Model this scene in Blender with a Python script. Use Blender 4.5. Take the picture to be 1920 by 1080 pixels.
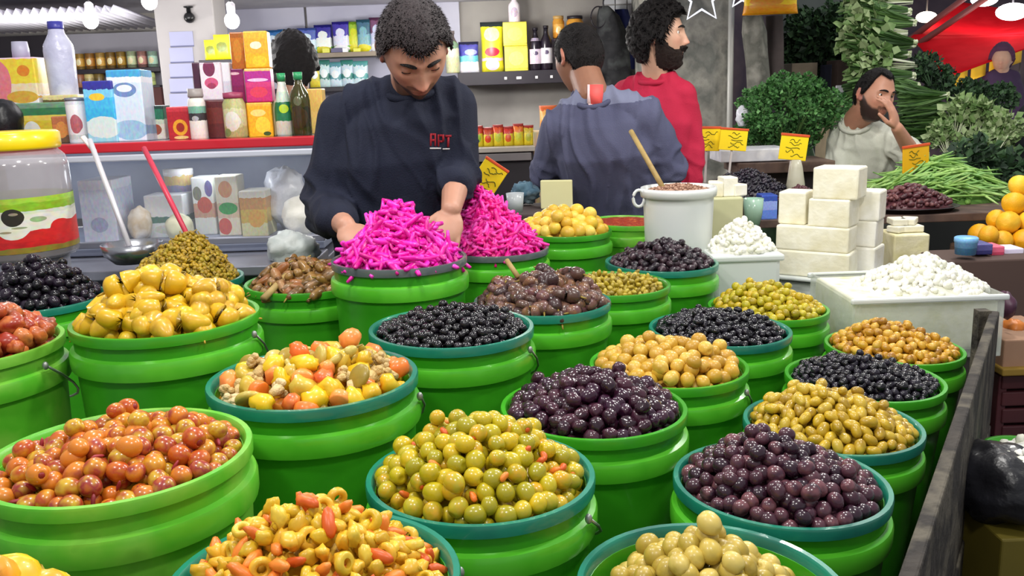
import bpy, bmesh, math, random
import numpy as np
from mathutils import Vector, Matrix, Euler, noise

# ------------------------------------------------------------------ camera, sky, lamps, exposure
for o in list(bpy.data.objects): bpy.data.objects.remove(o)
SC = bpy.context.scene
COL = SC.collection
FPX, PITCH, ROLL, CAMH = 1700.0, math.atan(375/1700), math.radians(2.0), 1.55
cam = bpy.data.objects.new('camera', bpy.data.cameras.new('camera'))
COL.objects.link(cam); SC.camera = cam
cam.data.sensor_width = 36; cam.data.lens = FPX/1920*36
cam.data.clip_start = 0.05; cam.data.clip_end = 200
cam.matrix_world = Matrix.Translation((0,0,CAMH)) @ Matrix.Rotation(math.pi/2-PITCH,4,'X') @ Matrix.Rotation(-ROLL,4,'Z')

SC.view_settings.view_transform = 'Standard'; SC.view_settings.look = 'None'
SC.view_settings.gamma = 1.0; SC.view_settings.use_curve_mapping = False
SC.view_settings.exposure = 0.46

W = bpy.data.worlds.new('world'); SC.world = W; W.use_nodes = True
bg = W.node_tree.nodes['Background']
bg.inputs[0].default_value = (0.92, 0.94, 1.0, 1); bg.inputs[1].default_value = 0.36

def lamp(name, loc, power, radius, color=(1,0.97,0.92)):
    l = bpy.data.lights.new(name, 'POINT'); l.energy = power; l.shadow_soft_size = radius; l.color = color
    o = bpy.data.objects.new(name, l); COL.objects.link(o); o.location = loc; return o
# the row of bulbs strung over the stall, above the picture, plus unseen fill points added further back to brighten the walls and ceiling
for i, (x, y, z, p) in enumerate([(-0.85,0.55,2.5,26),(0.15,0.35,2.5,26),(-0.35,1.55,2.5,30),(0.95,1.35,2.5,30),
                                  (-1.1,2.3,2.5,22),(0.75,2.65,2.5,30),(1.7,3.1,2.5,34),(-0.15,5.35,1.92,20),(-0.7,5.0,1.75,12),(-2.5,5.0,1.70,13),(1.35,4.0,2.5,34),(2.4,4.3,2.7,22)]):
    lamp('stall_and_fill_lamp', (x,y,z), p, 0.09)

# ------------------------------------------------------------------ helpers
cp_, sp_ = math.cos(PITCH), math.sin(PITCH); cr_, sr_ = math.cos(ROLL), math.sin(ROLL)
def ray(px, py):
    X, Y = px-960, py-540
    X, Y = cr_*X - sr_*Y, sr_*X + cr_*Y
    return Vector((X/FPX, cp_ - Y/FPX*sp_, -sp_ - Y/FPX*cp_))
def at(px, py, d): return Vector((0,0,CAMH)) + ray(px,py)*d
def aty(px, py, y):
    r = ray(px,py); return Vector((0,0,CAMH)) + r*(y/r.y)
def atz(px, py, z):
    r = ray(px,py); return Vector((0,0,CAMH)) + r*((z-CAMH)/r.z)
def ppm(px, py, y): return FPX/(y/ray(px,py).y)        # pixels per metre at that depth

def lin(c):
    return tuple(((v/255)/12.92 if v/255 <= 0.04045 else ((v/255+0.055)/1.055)**2.4) for v in c[:3]) + (1,)

class NT:
    def __init__(s, m): s.t = m.node_tree; s.n = s.t.nodes; s.l = s.t.links
    def add(s, typ, **kw):
        n = s.n.new(typ)
        for k, v in kw.items(): setattr(n, k, v)
        return n
    def link(s, a, b): s.l.new(a, b)
def newmat(name):
    m = bpy.data.materials.new(name); m.use_nodes = True
    return m, NT(m), m.node_tree.nodes['Principled BSDF']

_mats = {}
def M(name, col, rough=0.5, var=None, vary='noise', scale=20, bump=0.0, bscale=80, metal=0, sss=0.0, spec=0.5, coat=0, alpha=1, trans=0, emit=None, estr=0, ior=1.45):
    """one procedural material: a colour, an optional list of further colours mixed in by noise, by object or by island, and a fine bump"""
    if name in _mats: return _mats[name]
    m, g, b = newmat(name); _mats[name] = m
    b.inputs['Roughness'].default_value = rough; b.inputs['Metallic'].default_value = metal
    b.inputs['Specular IOR Level'].default_value = spec; b.inputs['Coat Weight'].default_value = coat
    b.inputs['Alpha'].default_value = alpha; b.inputs['Transmission Weight'].default_value = trans; b.inputs['IOR'].default_value = ior
    if sss: b.inputs['Subsurface Weight'].default_value = sss; b.inputs['Subsurface Radius'].default_value = (1,.5,.3); b.inputs['Subsurface Scale'].default_value = 0.006
    b.inputs['Base Color'].default_value = lin(col)
    tc = None
    if var:
        cols = [col] + list(var)
        r = g.add('ShaderNodeValToRGB'); e = r.color_ramp.elements
        while len(e) < len(cols): e.new(0.5)
        for i, c in enumerate(cols):
            e[i].position = (i+0.0)/max(1,len(cols)-1) if vary == 'noise' else i/len(cols); e[i].color = lin(c)
        if vary == 'noise':
            for i in range(len(cols)): e[i].position = 0.3 + 0.4*i/max(1,len(cols)-1)
            tc = g.add('ShaderNodeTexCoord'); n = g.add('ShaderNodeTexNoise'); n.inputs['Scale'].default_value = scale; n.inputs['Detail'].default_value = 4
            g.link(tc.outputs['Object'], n.inputs['Vector']); g.link(n.outputs['Fac'], r.inputs['Fac'])
            g.link(r.outputs['Color'], b.inputs['Base Color'])
        else:
            if vary == 'object': s = g.add('ShaderNodeObjectInfo').outputs['Random']
            else: s = g.add('ShaderNodeNewGeometry').outputs['Random Per Island']
            # each piece its own colour, with a slight mottle over it
            tc = g.add('ShaderNodeTexCoord'); n = g.add('ShaderNodeTexNoise'); n.inputs['Scale'].default_value = scale; n.inputs['Detail'].default_value = 2
            g.link(tc.outputs['Object'], n.inputs['Vector'])
            ma = g.add('ShaderNodeMath', operation='MULTIPLY_ADD'); ma.inputs[1].default_value = 0.5; ma.inputs[2].default_value = -0.25
            g.link(n.outputs['Fac'], ma.inputs[0])
            ad = g.add('ShaderNodeMath', operation='ADD'); g.link(s, ad.inputs[0]); g.link(ma.outputs[0], ad.inputs[1])
            g.link(ad.outputs[0], r.inputs['Fac']); g.link(r.outputs['Color'], b.inputs['Base Color'])
    if bump:
        tc = tc or g.add('ShaderNodeTexCoord')
        n = g.add('ShaderNodeTexNoise'); n.inputs['Scale'].default_value = bscale; n.inputs['Detail'].default_value = 3
        bp = g.add('ShaderNodeBump'); bp.inputs['Strength'].default_value = bump; bp.inputs['Distance'].default_value = 0.01
        g.link(tc.outputs['Object'], n.inputs['Vector']); g.link(n.outputs['Fac'], bp.inputs['Height']); g.link(bp.outputs['Normal'], b.inputs['Normal'])
    if emit: b.inputs['Emission Color'].default_value = lin(emit); b.inputs['Emission Strength'].default_value = estr
    return m

def MP(name, base, bands=(), blobs=(), rough=0.35, noise_amt=0.0, alpha=1.0):
    """printed packaging: flat colour bands up the object's height and elliptical patches of print (generated coordinates, x across, z up)"""
    if name in _mats: return _mats[name]
    m, g, b = newmat(name); _mats[name] = m
    b.inputs['Roughness'].default_value = rough; b.inputs['Alpha'].default_value = alpha
    tc = g.add('ShaderNodeTexCoord'); sx = g.add('ShaderNodeSeparateXYZ'); g.link(tc.outputs['Generated'], sx.inputs[0])
    cur = None
    r = g.add('ShaderNodeValToRGB'); r.color_ramp.interpolation = 'CONSTANT'; e = r.color_ramp.elements
    stops = [(0.0, base)] + list(bands)
    while len(e) < len(stops): e.new(0.5)
    for i, (p, c) in enumerate(stops): e[i].position = p; e[i].color = lin(c)
    nz = g.add('ShaderNodeTexNoise'); nz.inputs['Scale'].default_value = 6; nz.inputs['Detail'].default_value = 3; g.link(tc.outputs['Generated'], nz.inputs['Vector'])
    mz = g.add('ShaderNodeMath', operation='MULTIPLY_ADD'); mz.inputs[1].default_value = noise_amt; g.link(nz.outputs['Fac'], mz.inputs[0]); 
    sb = g.add('ShaderNodeMath', operation='SUBTRACT'); g.link(sx.outputs['Z'], sb.inputs[0]); sb.inputs[1].default_value = noise_amt*0.5
    g.link(sb.outputs[0], mz.inputs[2]); g.link(mz.outputs[0], r.inputs['Fac']); cur = r.outputs['Color']
    for (cx, cz, rx, rz, c) in blobs:
        def axis(o, cc, rr):
            a = g.add('ShaderNodeMath', operation='SUBTRACT'); g.link(o, a.inputs[0]); a.inputs[1].default_value = cc
            d = g.add('ShaderNodeMath', operation='DIVIDE'); g.link(a.outputs[0], d.inputs[0]); d.inputs[1].default_value = rr
            p = g.add('ShaderNodeMath', operation='MULTIPLY'); g.link(d.outputs[0], p.inputs[0]); g.link(d.outputs[0], p.inputs[1]); return p.outputs[0]
        ad = g.add('ShaderNodeMath', operation='ADD'); g.link(axis(sx.outputs['X'], cx, rx), ad.inputs[0]); g.link(axis(sx.outputs['Z'], cz, rz), ad.inputs[1])
        a2 = g.add('ShaderNodeMath', operation='MULTIPLY_ADD'); g.link(nz.outputs['Fac'], a2.inputs[0]); a2.inputs[1].default_value = 0.7*min(1,noise_amt*8); g.link(ad.outputs[0], a2.inputs[2])
        lt = g.add('ShaderNodeMath', operation='LESS_THAN'); g.link(a2.outputs[0], lt.inputs[0]); lt.inputs[1].default_value = 1.0+0.35*min(1,noise_amt*8)
        mx = g.add('ShaderNodeMix', data_type='RGBA'); g.link(lt.outputs[0], mx.inputs[0]); g.link(cur, mx.inputs[6]); mx.inputs[7].default_value = lin(c); cur = mx.outputs[2]
    n2 = g.add('ShaderNodeTexNoise'); n2.inputs['Scale'].default_value = 13; n2.inputs['Detail'].default_value = 3; g.link(tc.outputs['Generated'], n2.inputs['Vector'])
    mp = g.add('ShaderNodeMix', data_type='RGBA', blend_type='OVERLAY'); mp.inputs[0].default_value = .55; g.link(cur, mp.inputs[6]); g.link(n2.outputs['Color'], mp.inputs[7])
    g.link(mp.outputs[2], b.inputs['Base Color']); return m

def mesh(name, V, F, mats, smooth=True, fmat=None):
    me = bpy.data.meshes.new(name); me.from_pydata([tuple(v) for v in V], [], [tuple(f) for f in F])
    for mt in (mats if isinstance(mats, (list,tuple)) else [mats]): me.materials.append(mt)
    if smooth: me.polygons.foreach_set('use_smooth', [True]*len(me.polygons))
    if fmat is not None: me.polygons.foreach_set('material_index', list(fmat))
    me.update(); return me
def link(name, me, parent=None, loc=None, mw=None):
    o = bpy.data.objects.new(name, me); COL.objects.link(o)
    if parent is not None: o.parent = parent
    if mw is not None: o.matrix_basis = mw
    elif loc is not None: o.location = loc
    return o
def tag(o, label=None, cat=None, group=None, kind=None):
    if label: o['label'] = label
    if cat: o['category'] = cat
    if group: o['group'] = group
    if kind: o['kind'] = kind
    return o
def empty(name, loc, rz=0):
    o = bpy.data.objects.new(name, None); COL.objects.link(o); o.location = loc; o.rotation_euler = (0,0,rz); o.empty_display_size = .05; return o
def dup(root):
    r = root.copy(); COL.objects.link(r)
    for ch in root.children:
        c = ch.copy(); COL.objects.link(c); c.parent = r
        for gch in ch.children:
            d = gch.copy(); COL.objects.link(d); d.parent = c
    return r

class G:
    """geometry collector"""
    def __init__(s): s.V = []; s.F = []; s.m = []
    def put(s, V, F, mi=0):
        k = len(s.V); s.V += [tuple(v) for v in V]; s.F += [tuple(i+k for i in f) for f in F]; s.m += [mi]*len(F); return s
    def box(s, c, size, mi=0, rot=None):
        x, y, z = (v/2 for v in size); V = [Vector((a*x,b*y,d*z)) for d in (-1,1) for b in (-1,1) for a in (-1,1)]
        if rot: V = [rot @ v for v in V]
        c = Vector(c); return s.put([v+c for v in V], [(0,2,3,1),(4,5,7,6),(0,1,5,4),(2,6,7,3),(0,4,6,2),(1,3,7,5)], mi)
    def rbox(s, c, size, r=0.004, mi=0, rot=None, seg=2):
        bm = bmesh.new(); bmesh.ops.create_cube(bm, size=1)
        bmesh.ops.scale(bm, vec=size, verts=bm.verts); bmesh.ops.bevel(bm, geom=bm.edges[:], offset=r, segments=seg, affect='EDGES', profile=.5)
        bm.verts.index_update(); V = [v.co.copy() for v in bm.verts]
        if rot: V = [rot @ v for v in V]
        c = Vector(c); F = [[v.index for v in f.verts] for f in bm.faces]; bm.free(); return s.put([v+c for v in V], F, mi)
    def lathe(s, prof, seg=40, c=(0,0,0), mi=0, rot=None, cap=True):
        V = []; F = []
        for (r, z) in prof:
            for i in range(seg): a = 2*math.pi*i/seg; V.append(Vector((r*math.cos(a), r*math.sin(a), z)))
        for j in range(len(prof)-1):
            for i in range(seg): k = (i+1) % seg; F.append((j*seg+i, j*seg+k, (j+1)*seg+k, (j+1)*seg+i))
        if cap:
            if prof[0][0] > 1e-5: F.append(tuple(range(seg))[::-1])
            if prof[-1][0] > 1e-5: F.append(tuple((len(prof)-1)*seg+i for i in range(seg)))
        if rot: V = [rot @ v for v in V]
        c = Vector(c); return s.put([v+c for v in V], F, mi)
    def tube(s, pts, r, seg=8, mi=0, cap=True, flat=1.0):
        pts = [Vector(p) for p in pts]; n = len(pts); rr = r if isinstance(r, (list,tuple)) else [r]*n; V = []; F = []
        up = Vector((0,0,1))
        for i in range(n):
            t = (pts[min(i+1,n-1)] - pts[max(i-1,0)]).normalized()
            u = up - t*up.dot(t)
            if u.length < 1e-3: u = Vector((1,0,0)) - t*t.x
            u.normalize(); w = t.cross(u)
            for k in range(seg): a = 2*math.pi*k/seg; V.append(pts[i] + rr[i]*(math.cos(a)*w + flat*math.sin(a)*u))
        for i in range(n-1):
            for k in range(seg): j = (k+1) % seg; F.append((i*seg+k, i*seg+j, (i+1)*seg+j, (i+1)*seg+k))
        if cap: F.append(tuple(range(seg))[::-1]); F.append(tuple((n-1)*seg+k for k in range(seg)))
        return s.put(V, F, mi)
    def ball(s, c, r, nu=12, nv=8, mi=0, rot=None, fn=None):
        r = r if isinstance(r, (tuple,list)) else (r,r,r); V = [Vector((0,0,-r[2]))]; F = []
        for j in range(1, nv):
            th = math.pi*j/nv
            for i in range(nu):
                a = 2*math.pi*i/nu; V.append(Vector((r[0]*math.sin(th)*math.cos(a), r[1]*math.sin(th)*math.sin(a), -r[2]*math.cos(th))))
        V.append(Vector((0,0,r[2]))); L = len(V)-1
        for i in range(nu): k = (i+1) % nu; F.append((0, 1+k, 1+i)); F.append((L, 1+(nv-2)*nu+i, 1+(nv-2)*nu+k))
        for j in range(nv-2):
            for i in range(nu): k = (i+1) % nu; F.append((1+j*nu+i, 1+j*nu+k, 1+(j+1)*nu+k, 1+(j+1)*nu+i))
        if fn: V = [fn(v) for v in V]
        if rot: V = [rot @ v for v in V]
        c = Vector(c); return s.put([v+c for v in V], F, mi)
    def mesh(s, name, mats, smooth=True): return mesh(name, s.V, s.F, mats, smooth, s.m)
    def build(s, name, mats, parent=None, loc=None, smooth=True, mw=None):
        return link(name, s.mesh(name, mats, smooth), parent, loc, mw)
def sharp(o, deg=40):
    me = o.data
    me.set_sharp_from_angle(angle=math.radians(deg)); return o
# ------------------------------------------------------------------ the setting
BACKY = 6.4
C_floor = M('floor_concrete', (92,88,84), 0.7, [(70,66,62),(110,106,100)], scale=3, bump=.2, bscale=30)
C_wall = M('wall_plaster', (168,164,158), .9, [(150,146,142),(182,178,172)], scale=1.5, bump=.15, bscale=30)
C_wallL = M('wall_lavender', (186,186,202), .85, [(172,172,190),(198,198,212)], scale=1.2)
C_ceil = M('ceiling_paint', (206,204,212), .9, [(188,186,196),(216,214,220)], scale=2)
C_conc = M('raw_concrete', (150,150,142), .95, [(120,122,116),(172,170,160),(98,102,98)], scale=5, bump=.6, bscale=18)
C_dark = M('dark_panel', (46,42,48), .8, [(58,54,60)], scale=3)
C_grey = M('grey_paint', (160,158,168), .8, [(170,168,178)], scale=2)
def wall(name, x0, x1, y0, y1, z0, z1, m, label, kind='structure'):
    g = G(); g.box(((x0+x1)/2,(y0+y1)/2,(z0+z1)/2), (x1-x0,y1-y0,z1-z0)); return tag(g.build(name, m, smooth=False), label, 'wall', kind=kind)
g = G(); g.box((1.0,4.2,-0.05), (10.4,16.4,0.1)); tag(g.build('floor', C_floor, smooth=False), 'grey concrete market floor under the stalls', 'floor', kind='structure')
xr = aty(1205,60,BACKY).x
wall('wall_back', -4.1, xr, BACKY, BACKY+.12, 0, 2.6, C_wall, 'beige-grey plaster wall behind the shelves')
wall('wall_left', -4.2, -4.1, -2, BACKY+.1, 0, 2.6, C_grey, 'grey side wall of the shop')
zc = aty(600,13,BACKY).z
g = G(); g.box((-1.2, 4.95, zc+.06), (5.8, 2.9, .12)); tag(g.build('ceiling', C_ceil, smooth=False), 'pale painted shop ceiling', 'ceiling', kind='structure')
# lavender wall panels above the upper shelf, with a joint between
for i, (a, b) in enumerate(((412,571),(574,735),(738,862))):
    p0, p1 = aty(a,20,BACKY-.02), aty(b,20,BACKY-.02)
    g = G(); g.rbox(((p0.x+p1.x)/2, BACKY-.02, (zc+1.2)/2), (p1.x-p0.x-.006, .03, zc-1.2), .004); tag(g.build('trim_%d' % (i+1), C_wallL, smooth=False), 'lavender wall panel above the shelves', 'panel', kind='structure')
# dark recess and grey partition at the left
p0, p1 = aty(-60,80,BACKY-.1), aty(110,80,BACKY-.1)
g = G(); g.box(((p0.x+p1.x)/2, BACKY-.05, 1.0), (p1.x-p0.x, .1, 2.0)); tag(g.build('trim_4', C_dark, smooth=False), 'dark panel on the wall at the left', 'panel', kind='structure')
p0, p1 = aty(112,80,BACKY-.1), aty(300,80,BACKY-.1)
g = G(); g.box(((p0.x+p1.x)/2, BACKY-.05, 1.0), (p1.x-p0.x, .08, 2.0)); tag(g.build('trim_5', C_grey, smooth=False), 'grey painted wall panel above the tins', 'panel', kind='structure')
# the column with its ruled paper chart
cy = 5.3; p0, p1 = aty(297,100,cy), aty(408,100,cy)
g = G(); g.rbox(((p0.x+p1.x)/2, cy+.12, zc/2), (p1.x-p0.x, .24, zc), .008); tag(g.build('trim_6', M('column_cream', (172,168,166), .8, [(160,156,156)], scale=2), smooth=False), 'cream square column between the shelves', 'column', kind='structure')
ch = empty('wall_chart', aty(340,150,cy-.003)); tag(ch, 'pale blue ruled paper chart on the cream column', 'chart')
PAP = M('chart_paper', (160,162,190), .7, [(152,154,180)], scale=3); INK = M('chart_ink', (96,98,128), .7)
for (ya, yb) in ((60,86),(90,116),(120,144),(148,172),(176,205)):
    a, b = aty(317,ya,cy-.003), aty(364,yb,cy-.003)
    g = G(); g.box(((a.x+b.x)/2, cy-.004, (a.z+b.z)/2), (b.x-a.x, .004, a.z-b.z)); o = g.build('sheet', PAP, smooth=False); o.parent = ch; o.matrix_parent_inverse = Matrix.Translation(ch.location).inverted()
    g = G(); g.box(((a.x+b.x)/2, cy-.007, b.z), (b.x-a.x, .003, .008)); o = g.build('ruled_line', INK, smooth=False); o.parent = ch; o.matrix_parent_inverse = Matrix.Translation(ch.location).inverted()
c = aty(355,33,cy-.03); g = G(); g.ball(c, (.03,.03,.03), 14, 10); g.lathe([(.012,0),(.012,.03),(.026,.034),(.026,.04)], 14, c+Vector((0,.0,.02))); tag(g.build('security_camera', M('camera_black', (18,18,20), .3)), 'small black security camera high on the cream column', 'camera')
# corrugated sheet under the ceiling at the left
V = []; F = []; n = 90
a0, a1 = aty(-40,22,5.6), aty(296,22,5.6); zt = zc-.10; zb = aty(120,52,5.6).z
for i in range(n+1):
    x = a0.x + (a1.x-a0.x)*i/n; w = .018*math.sin(i*math.pi*.5)
    V += [(x, 5.0, zt+w), (x, 5.7, zb+w)]
for i in range(n): F.append((2*i,2*i+1,2*i+3,2*i+2))
g = G(); g.put(V,F); o = g.build('corrugated_sheet', M('sheet_metal', (214,212,222), .5, [(190,188,200)], scale=3)); md = o.modifiers.new('t','SOLIDIFY'); md.thickness = .004
tag(o, 'corrugated metal sheet sloping under the shop ceiling', 'sheet')
# concrete wall behind the bearded man, with pole; tiled strip and red jamb beside it
WY = 5.6; p0, p1 = aty(1218,100,WY), aty(1372,100,WY)
wall('wall_right', p0.x, p1.x, WY, WY+.9, 0, 2.9, C_conc, 'stained raw concrete pier behind the bearded man')
p0 = aty(1370,100,WY-.06); g = G(); g.tube([(p0.x,p0.y,0.0),(p0.x,p0.y,2.6)], .018, 12); tag(g.build('trim_7', M('pole_grey', (188,188,182), .5, metal=.3)), 'thin grey pole at the corner of the concrete pier', 'pole', kind='structure')
tr = empty('tiled_strip', aty(1165,60,BACKY-.02)); tag(tr, 'strip of white wall tiles behind the hanging jackets', 'tiles'); TIL = M('white_tile', (214,214,216), .25, [(204,206,210)], 'object')
t0, t1 = aty(1132,60,BACKY-.01), aty(1198,60,BACKY-.01); k = 0; tm = G().rbox((0,0,0), ((t1.x-t0.x)/3-.006,.012,.11), .003).mesh('tile', TIL, False)
for r in range(6):
    for q in range(3):
        o = link('tile', tm, tr, loc=Vector((t0.x+(t1.x-t0.x)*(q+.5)/3, BACKY-.012, zc+.12-.116*r)) - tr.location)
p0 = aty(1206,20,BACKY-.1); g = G(); g.box((p0.x, BACKY-.05, 1.3), (.07,.08,2.6)); tag(g.build('trim_8', M('jamb_red', (150,60,76), .6), smooth=False), 'dull red door jamb beside the concrete pier', 'trim', kind='structure')
# the dim lane beyond, on the right
wall('wall_far', xr, 7.2, 11.6, 11.7, 0, 4.2, M('far_wall', (96,84,92), .9, [(70,62,74),(120,104,104)], scale=1.2), 'dim buildings at the end of the market lane')
wall('wall_side', 1.95, 2.72, 6.55, 6.65, 0, 3.0, M('shutter_grey', (84,90,88), .8, [(70,76,74),(98,102,100)], scale=2), 'grey shuttered wall behind the hanging greens')
# ---- stall deck under the tubs, the plank at its edge
DECKZ = .56
WOODD = M('plank_weathered', (104,98,88), .85, [(78,74,68),(128,120,106),(60,58,56)], scale=6, bump=.5, bscale=40)
dk = empty('stall_deck', (0,1.7,.56)); tag(dk, 'low wooden stall deck carrying the green tubs', 'deck')
e0, e1 = Vector((.44,.95,0)), Vector((1.225,2.23,0)); ed = (e1-e0).normalized(); en = Vector((ed.y,-ed.x,0))
xe = lambda y: e0.x+(y-e0.y)*ed.x/ed.y-.05
for i in range(18):     # boards lie across the stall, ending at the slanted edge; the far ones start right of the man's legs
    y = .50+.16*i; x0 = -1.75 if y < 2.36 else -.17; x1 = min(xe(y-.08), 1.28); g = G(); g.rbox((0,0,0), (x1-x0,.154,.03), .003); g.build('deck_board', WOODD, dk, loc=Vector(((x0+x1)/2,y,DECKZ-.018))-dk.location, smooth=False)
for (px_, py_) in ((-1.6,.6),(-1.6,2.3),(-.2,.6),(-.1,3.2),(.15,.75),(.95,3.2),(.8,2.0)):
    g = G(); g.box((px_,py_,(DECKZ-.035)/2), (.07,.07,DECKZ-.035)); g.build('post', WOODD, dk, loc=-dk.location, smooth=False)
pk = empty('stall_fence', e0.lerp(e1,.5)); tag(pk, 'weathered grey plank side of the stall along the tubs', 'board')
WOODK = M('plank_dark', (62,56,50), .8, [(38,34,31),(92,86,74),(50,46,42)], scale=9, bump=.6, bscale=50)
for i in range(2):      # weathered boards, one above the other
    hh_ = (.30,.42)[i]; z1 = (.955,.650)[i]; a = e0-ed*.30; c = (a+e1)/2+Vector((0,0,z1-hh_/2)); g = G(); g.rbox((0,0,0), (.022,(e1-a).length,hh_), .004, rot=Matrix.Rotation(math.atan2(-ed.x,ed.y)+.002*i,3,'Z')); g.build('plank', WOODK, pk, loc=c-pk.location+en*.004*(i%2), smooth=False)
for t in (.985,):
    c = e0.lerp(e1,t)-en*.026; g = G(); g.box((c.x,c.y,.48), (.03,.03,.96)); g.build('post', WOODK, pk, loc=-pk.location, smooth=False)
# ------------------------------------------------------------------ the green tubs and what is heaped in them
TUB = {
'T1':(-0.492,1.054,1.128,0.1618,0.4),'T2':(-0.920,1.460,1.165,0.1600,0.0),'T3':(-0.604,1.539,1.183,0.1600,0.3),'T4':(-0.506,2.238,1.095,0.1652,0.4),
'T5':(-0.858,2.312,1.096,0.1600,0.0),'T6':(-1.159,2.169,1.087,0.1600,-0.4),'T7':(-0.253,2.026,1.184,0.1558,0.7),'T8':(-0.047,2.572,1.105,0.1600,0.9),
'T9':(0.175,2.936,1.092,0.1600,1.2),'T10':(0.415,3.160,1.081,0.1440,1.5),'T11':(0.432,2.559,1.049,0.1639,1.5),'T12':(0.253,2.282,1.051,0.1568,1.3),
'T13':(0.067,1.990,1.081,0.1570,1.1),'T14':(-0.118,1.676,1.110,0.1600,0.9),'T15':(-0.312,1.346,1.125,0.1636,0.6),'T16':(-0.051,1.144,1.043,0.1571,0.9),
'T17':(-0.219,0.869,1.054,0.1568,0.7),'T18':(0.130,1.446,1.024,0.1591,1.2),'T19':(0.305,1.723,1.005,0.1591,1.4),'T20':(0.475,2.017,0.994,0.1644,1.6),
'T21':(0.677,2.334,0.961,0.1593,1.8),'T22':(0.909,2.084,0.916,0.1608,2.1),'T23':(0.724,1.793,0.939,0.1614,1.9),'T24':(0.558,1.512,0.953,0.1558,1.7),
'T25':(0.385,1.240,0.973,0.1583,1.5),'T26':(0.220,0.957,0.975,0.1599,1.3)}
DECK = 0.56
G_tub = M('tub_green', (48,142,24), 0.30, [(60,158,30),(42,128,22)], scale=5, bump=.05, bscale=25, sss=.0, coat=.15)  # body green kept darker, for the shade below the collar band
G_tubL = M('tub_light_green', (98,182,48), 0.34, [(84,176,40),(118,186,62),(90,150,40)], scale=9, bump=.06, bscale=30)
G_band = M('band_green_lit', (88,188,44), 0.28, [(78,176,38),(100,198,52)], scale=6, coat=.2)  # same plastic in a lighter green, the light on the band put into its colour
G_teal = M('rim_teal', (22,112,92), 0.28, [(30,128,104),(18,98,84)], scale=8, coat=.3)
G_grey = M('rim_grey', (96,104,104), 0.25, [(80,90,92),(120,124,122)], scale=8, coat=.3)
G_wire = M('wire_steel', (170,172,170), 0.35, metal=.9)
G_wplast = M('ear_steel', (150,154,150), 0.4, metal=.6)
def tub(k, rim, label, light=False, handle=None, lip_open=False):
    x, y, z, R, tau = TUB[k]; h = z - DECK
    mat = G_tubL if light else G_tub
    rot = Matrix.Rotation(math.radians(tau),4,'Y'); up = rot @ Vector((0,0,1))
    base = Vector((x,y,z)) - up*h; mw = Matrix.Translation(base) @ rot
    o = G().lathe([(.0,0.006),(.78*R,.0),(.80*R,.012),(.945*R,h-.075),(.945*R,h-.012),(.90*R,h-.014),(.89*R,h-.03),(.82*R,h-.16),(0,h-.162)], 56).build('green_tub', mat, mw=mw); sharp(o, 30)
    tag(o, label, 'tub', 'green tubs of olives and pickles')
    G().lathe([(.945*R,h-.074),(.995*R,h-.071),(1.003*R,h-.064),(1.003*R,h-.046),(.99*R,h-.041),(.945*R,h-.038)], 56, cap=False).build('collar_band', G_tubL if light else G_band, o); sharp(o.children[0], 30)
    r = G().lathe([(.90*R,h-.018),(.965*R,h-.018),(.982*R,h-.0165),(.986*R,h-.003),(.978*R,h),(.935*R,h),(.920*R,h-.003),(.905*R,h-.014),(.90*R,h-.018)], 56, cap=False)
    ro = r.build('rim', {'teal':G_teal,'grey':G_grey,'green':mat}[rim], o)
    sharp(ro, 35)
    if rim != 'green': ro['label'] = {'teal':'dark teal rim','grey':'dark grey rim'}[rim]
    if handle is not None:
        a0 = math.radians(handle); pts = []
        e = Vector((1.02*R*math.cos(a0), 1.02*R*math.sin(a0), h-.03))
        er = G().ball(e, (.005,.005,.007), 10, 6).build('handle_ear', G_wplast, o)
        t = Vector((-math.sin(a0), math.cos(a0), 0))
        for i in range(15):      # the bail hangs down round the back of the tub
            u = i/14; a = a0 + u*math.pi; dz = -0.12*math.sin(u*math.pi)
            pts.append(Vector((1.03*R*math.cos(a), 1.03*R*math.sin(a), h-.03+dz)))
        G().tube(pts, .0022, 6).build('wire_handle', G_wire, o)
    return mw @ Matrix.Translation((0,0,h)), R      # rim-plane frame

CAMP = Vector((0,0,CAMH))
rs = np.random.RandomState(7)
def peak_height(mw, px, py):
    """height over the rim plane, above a point of the tub's mid-plane, that lands on the pixel"""
    c = mw.translation; p = aty(px, py, c.y); q = mw.inverted() @ p; return q.x, q.z

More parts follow.
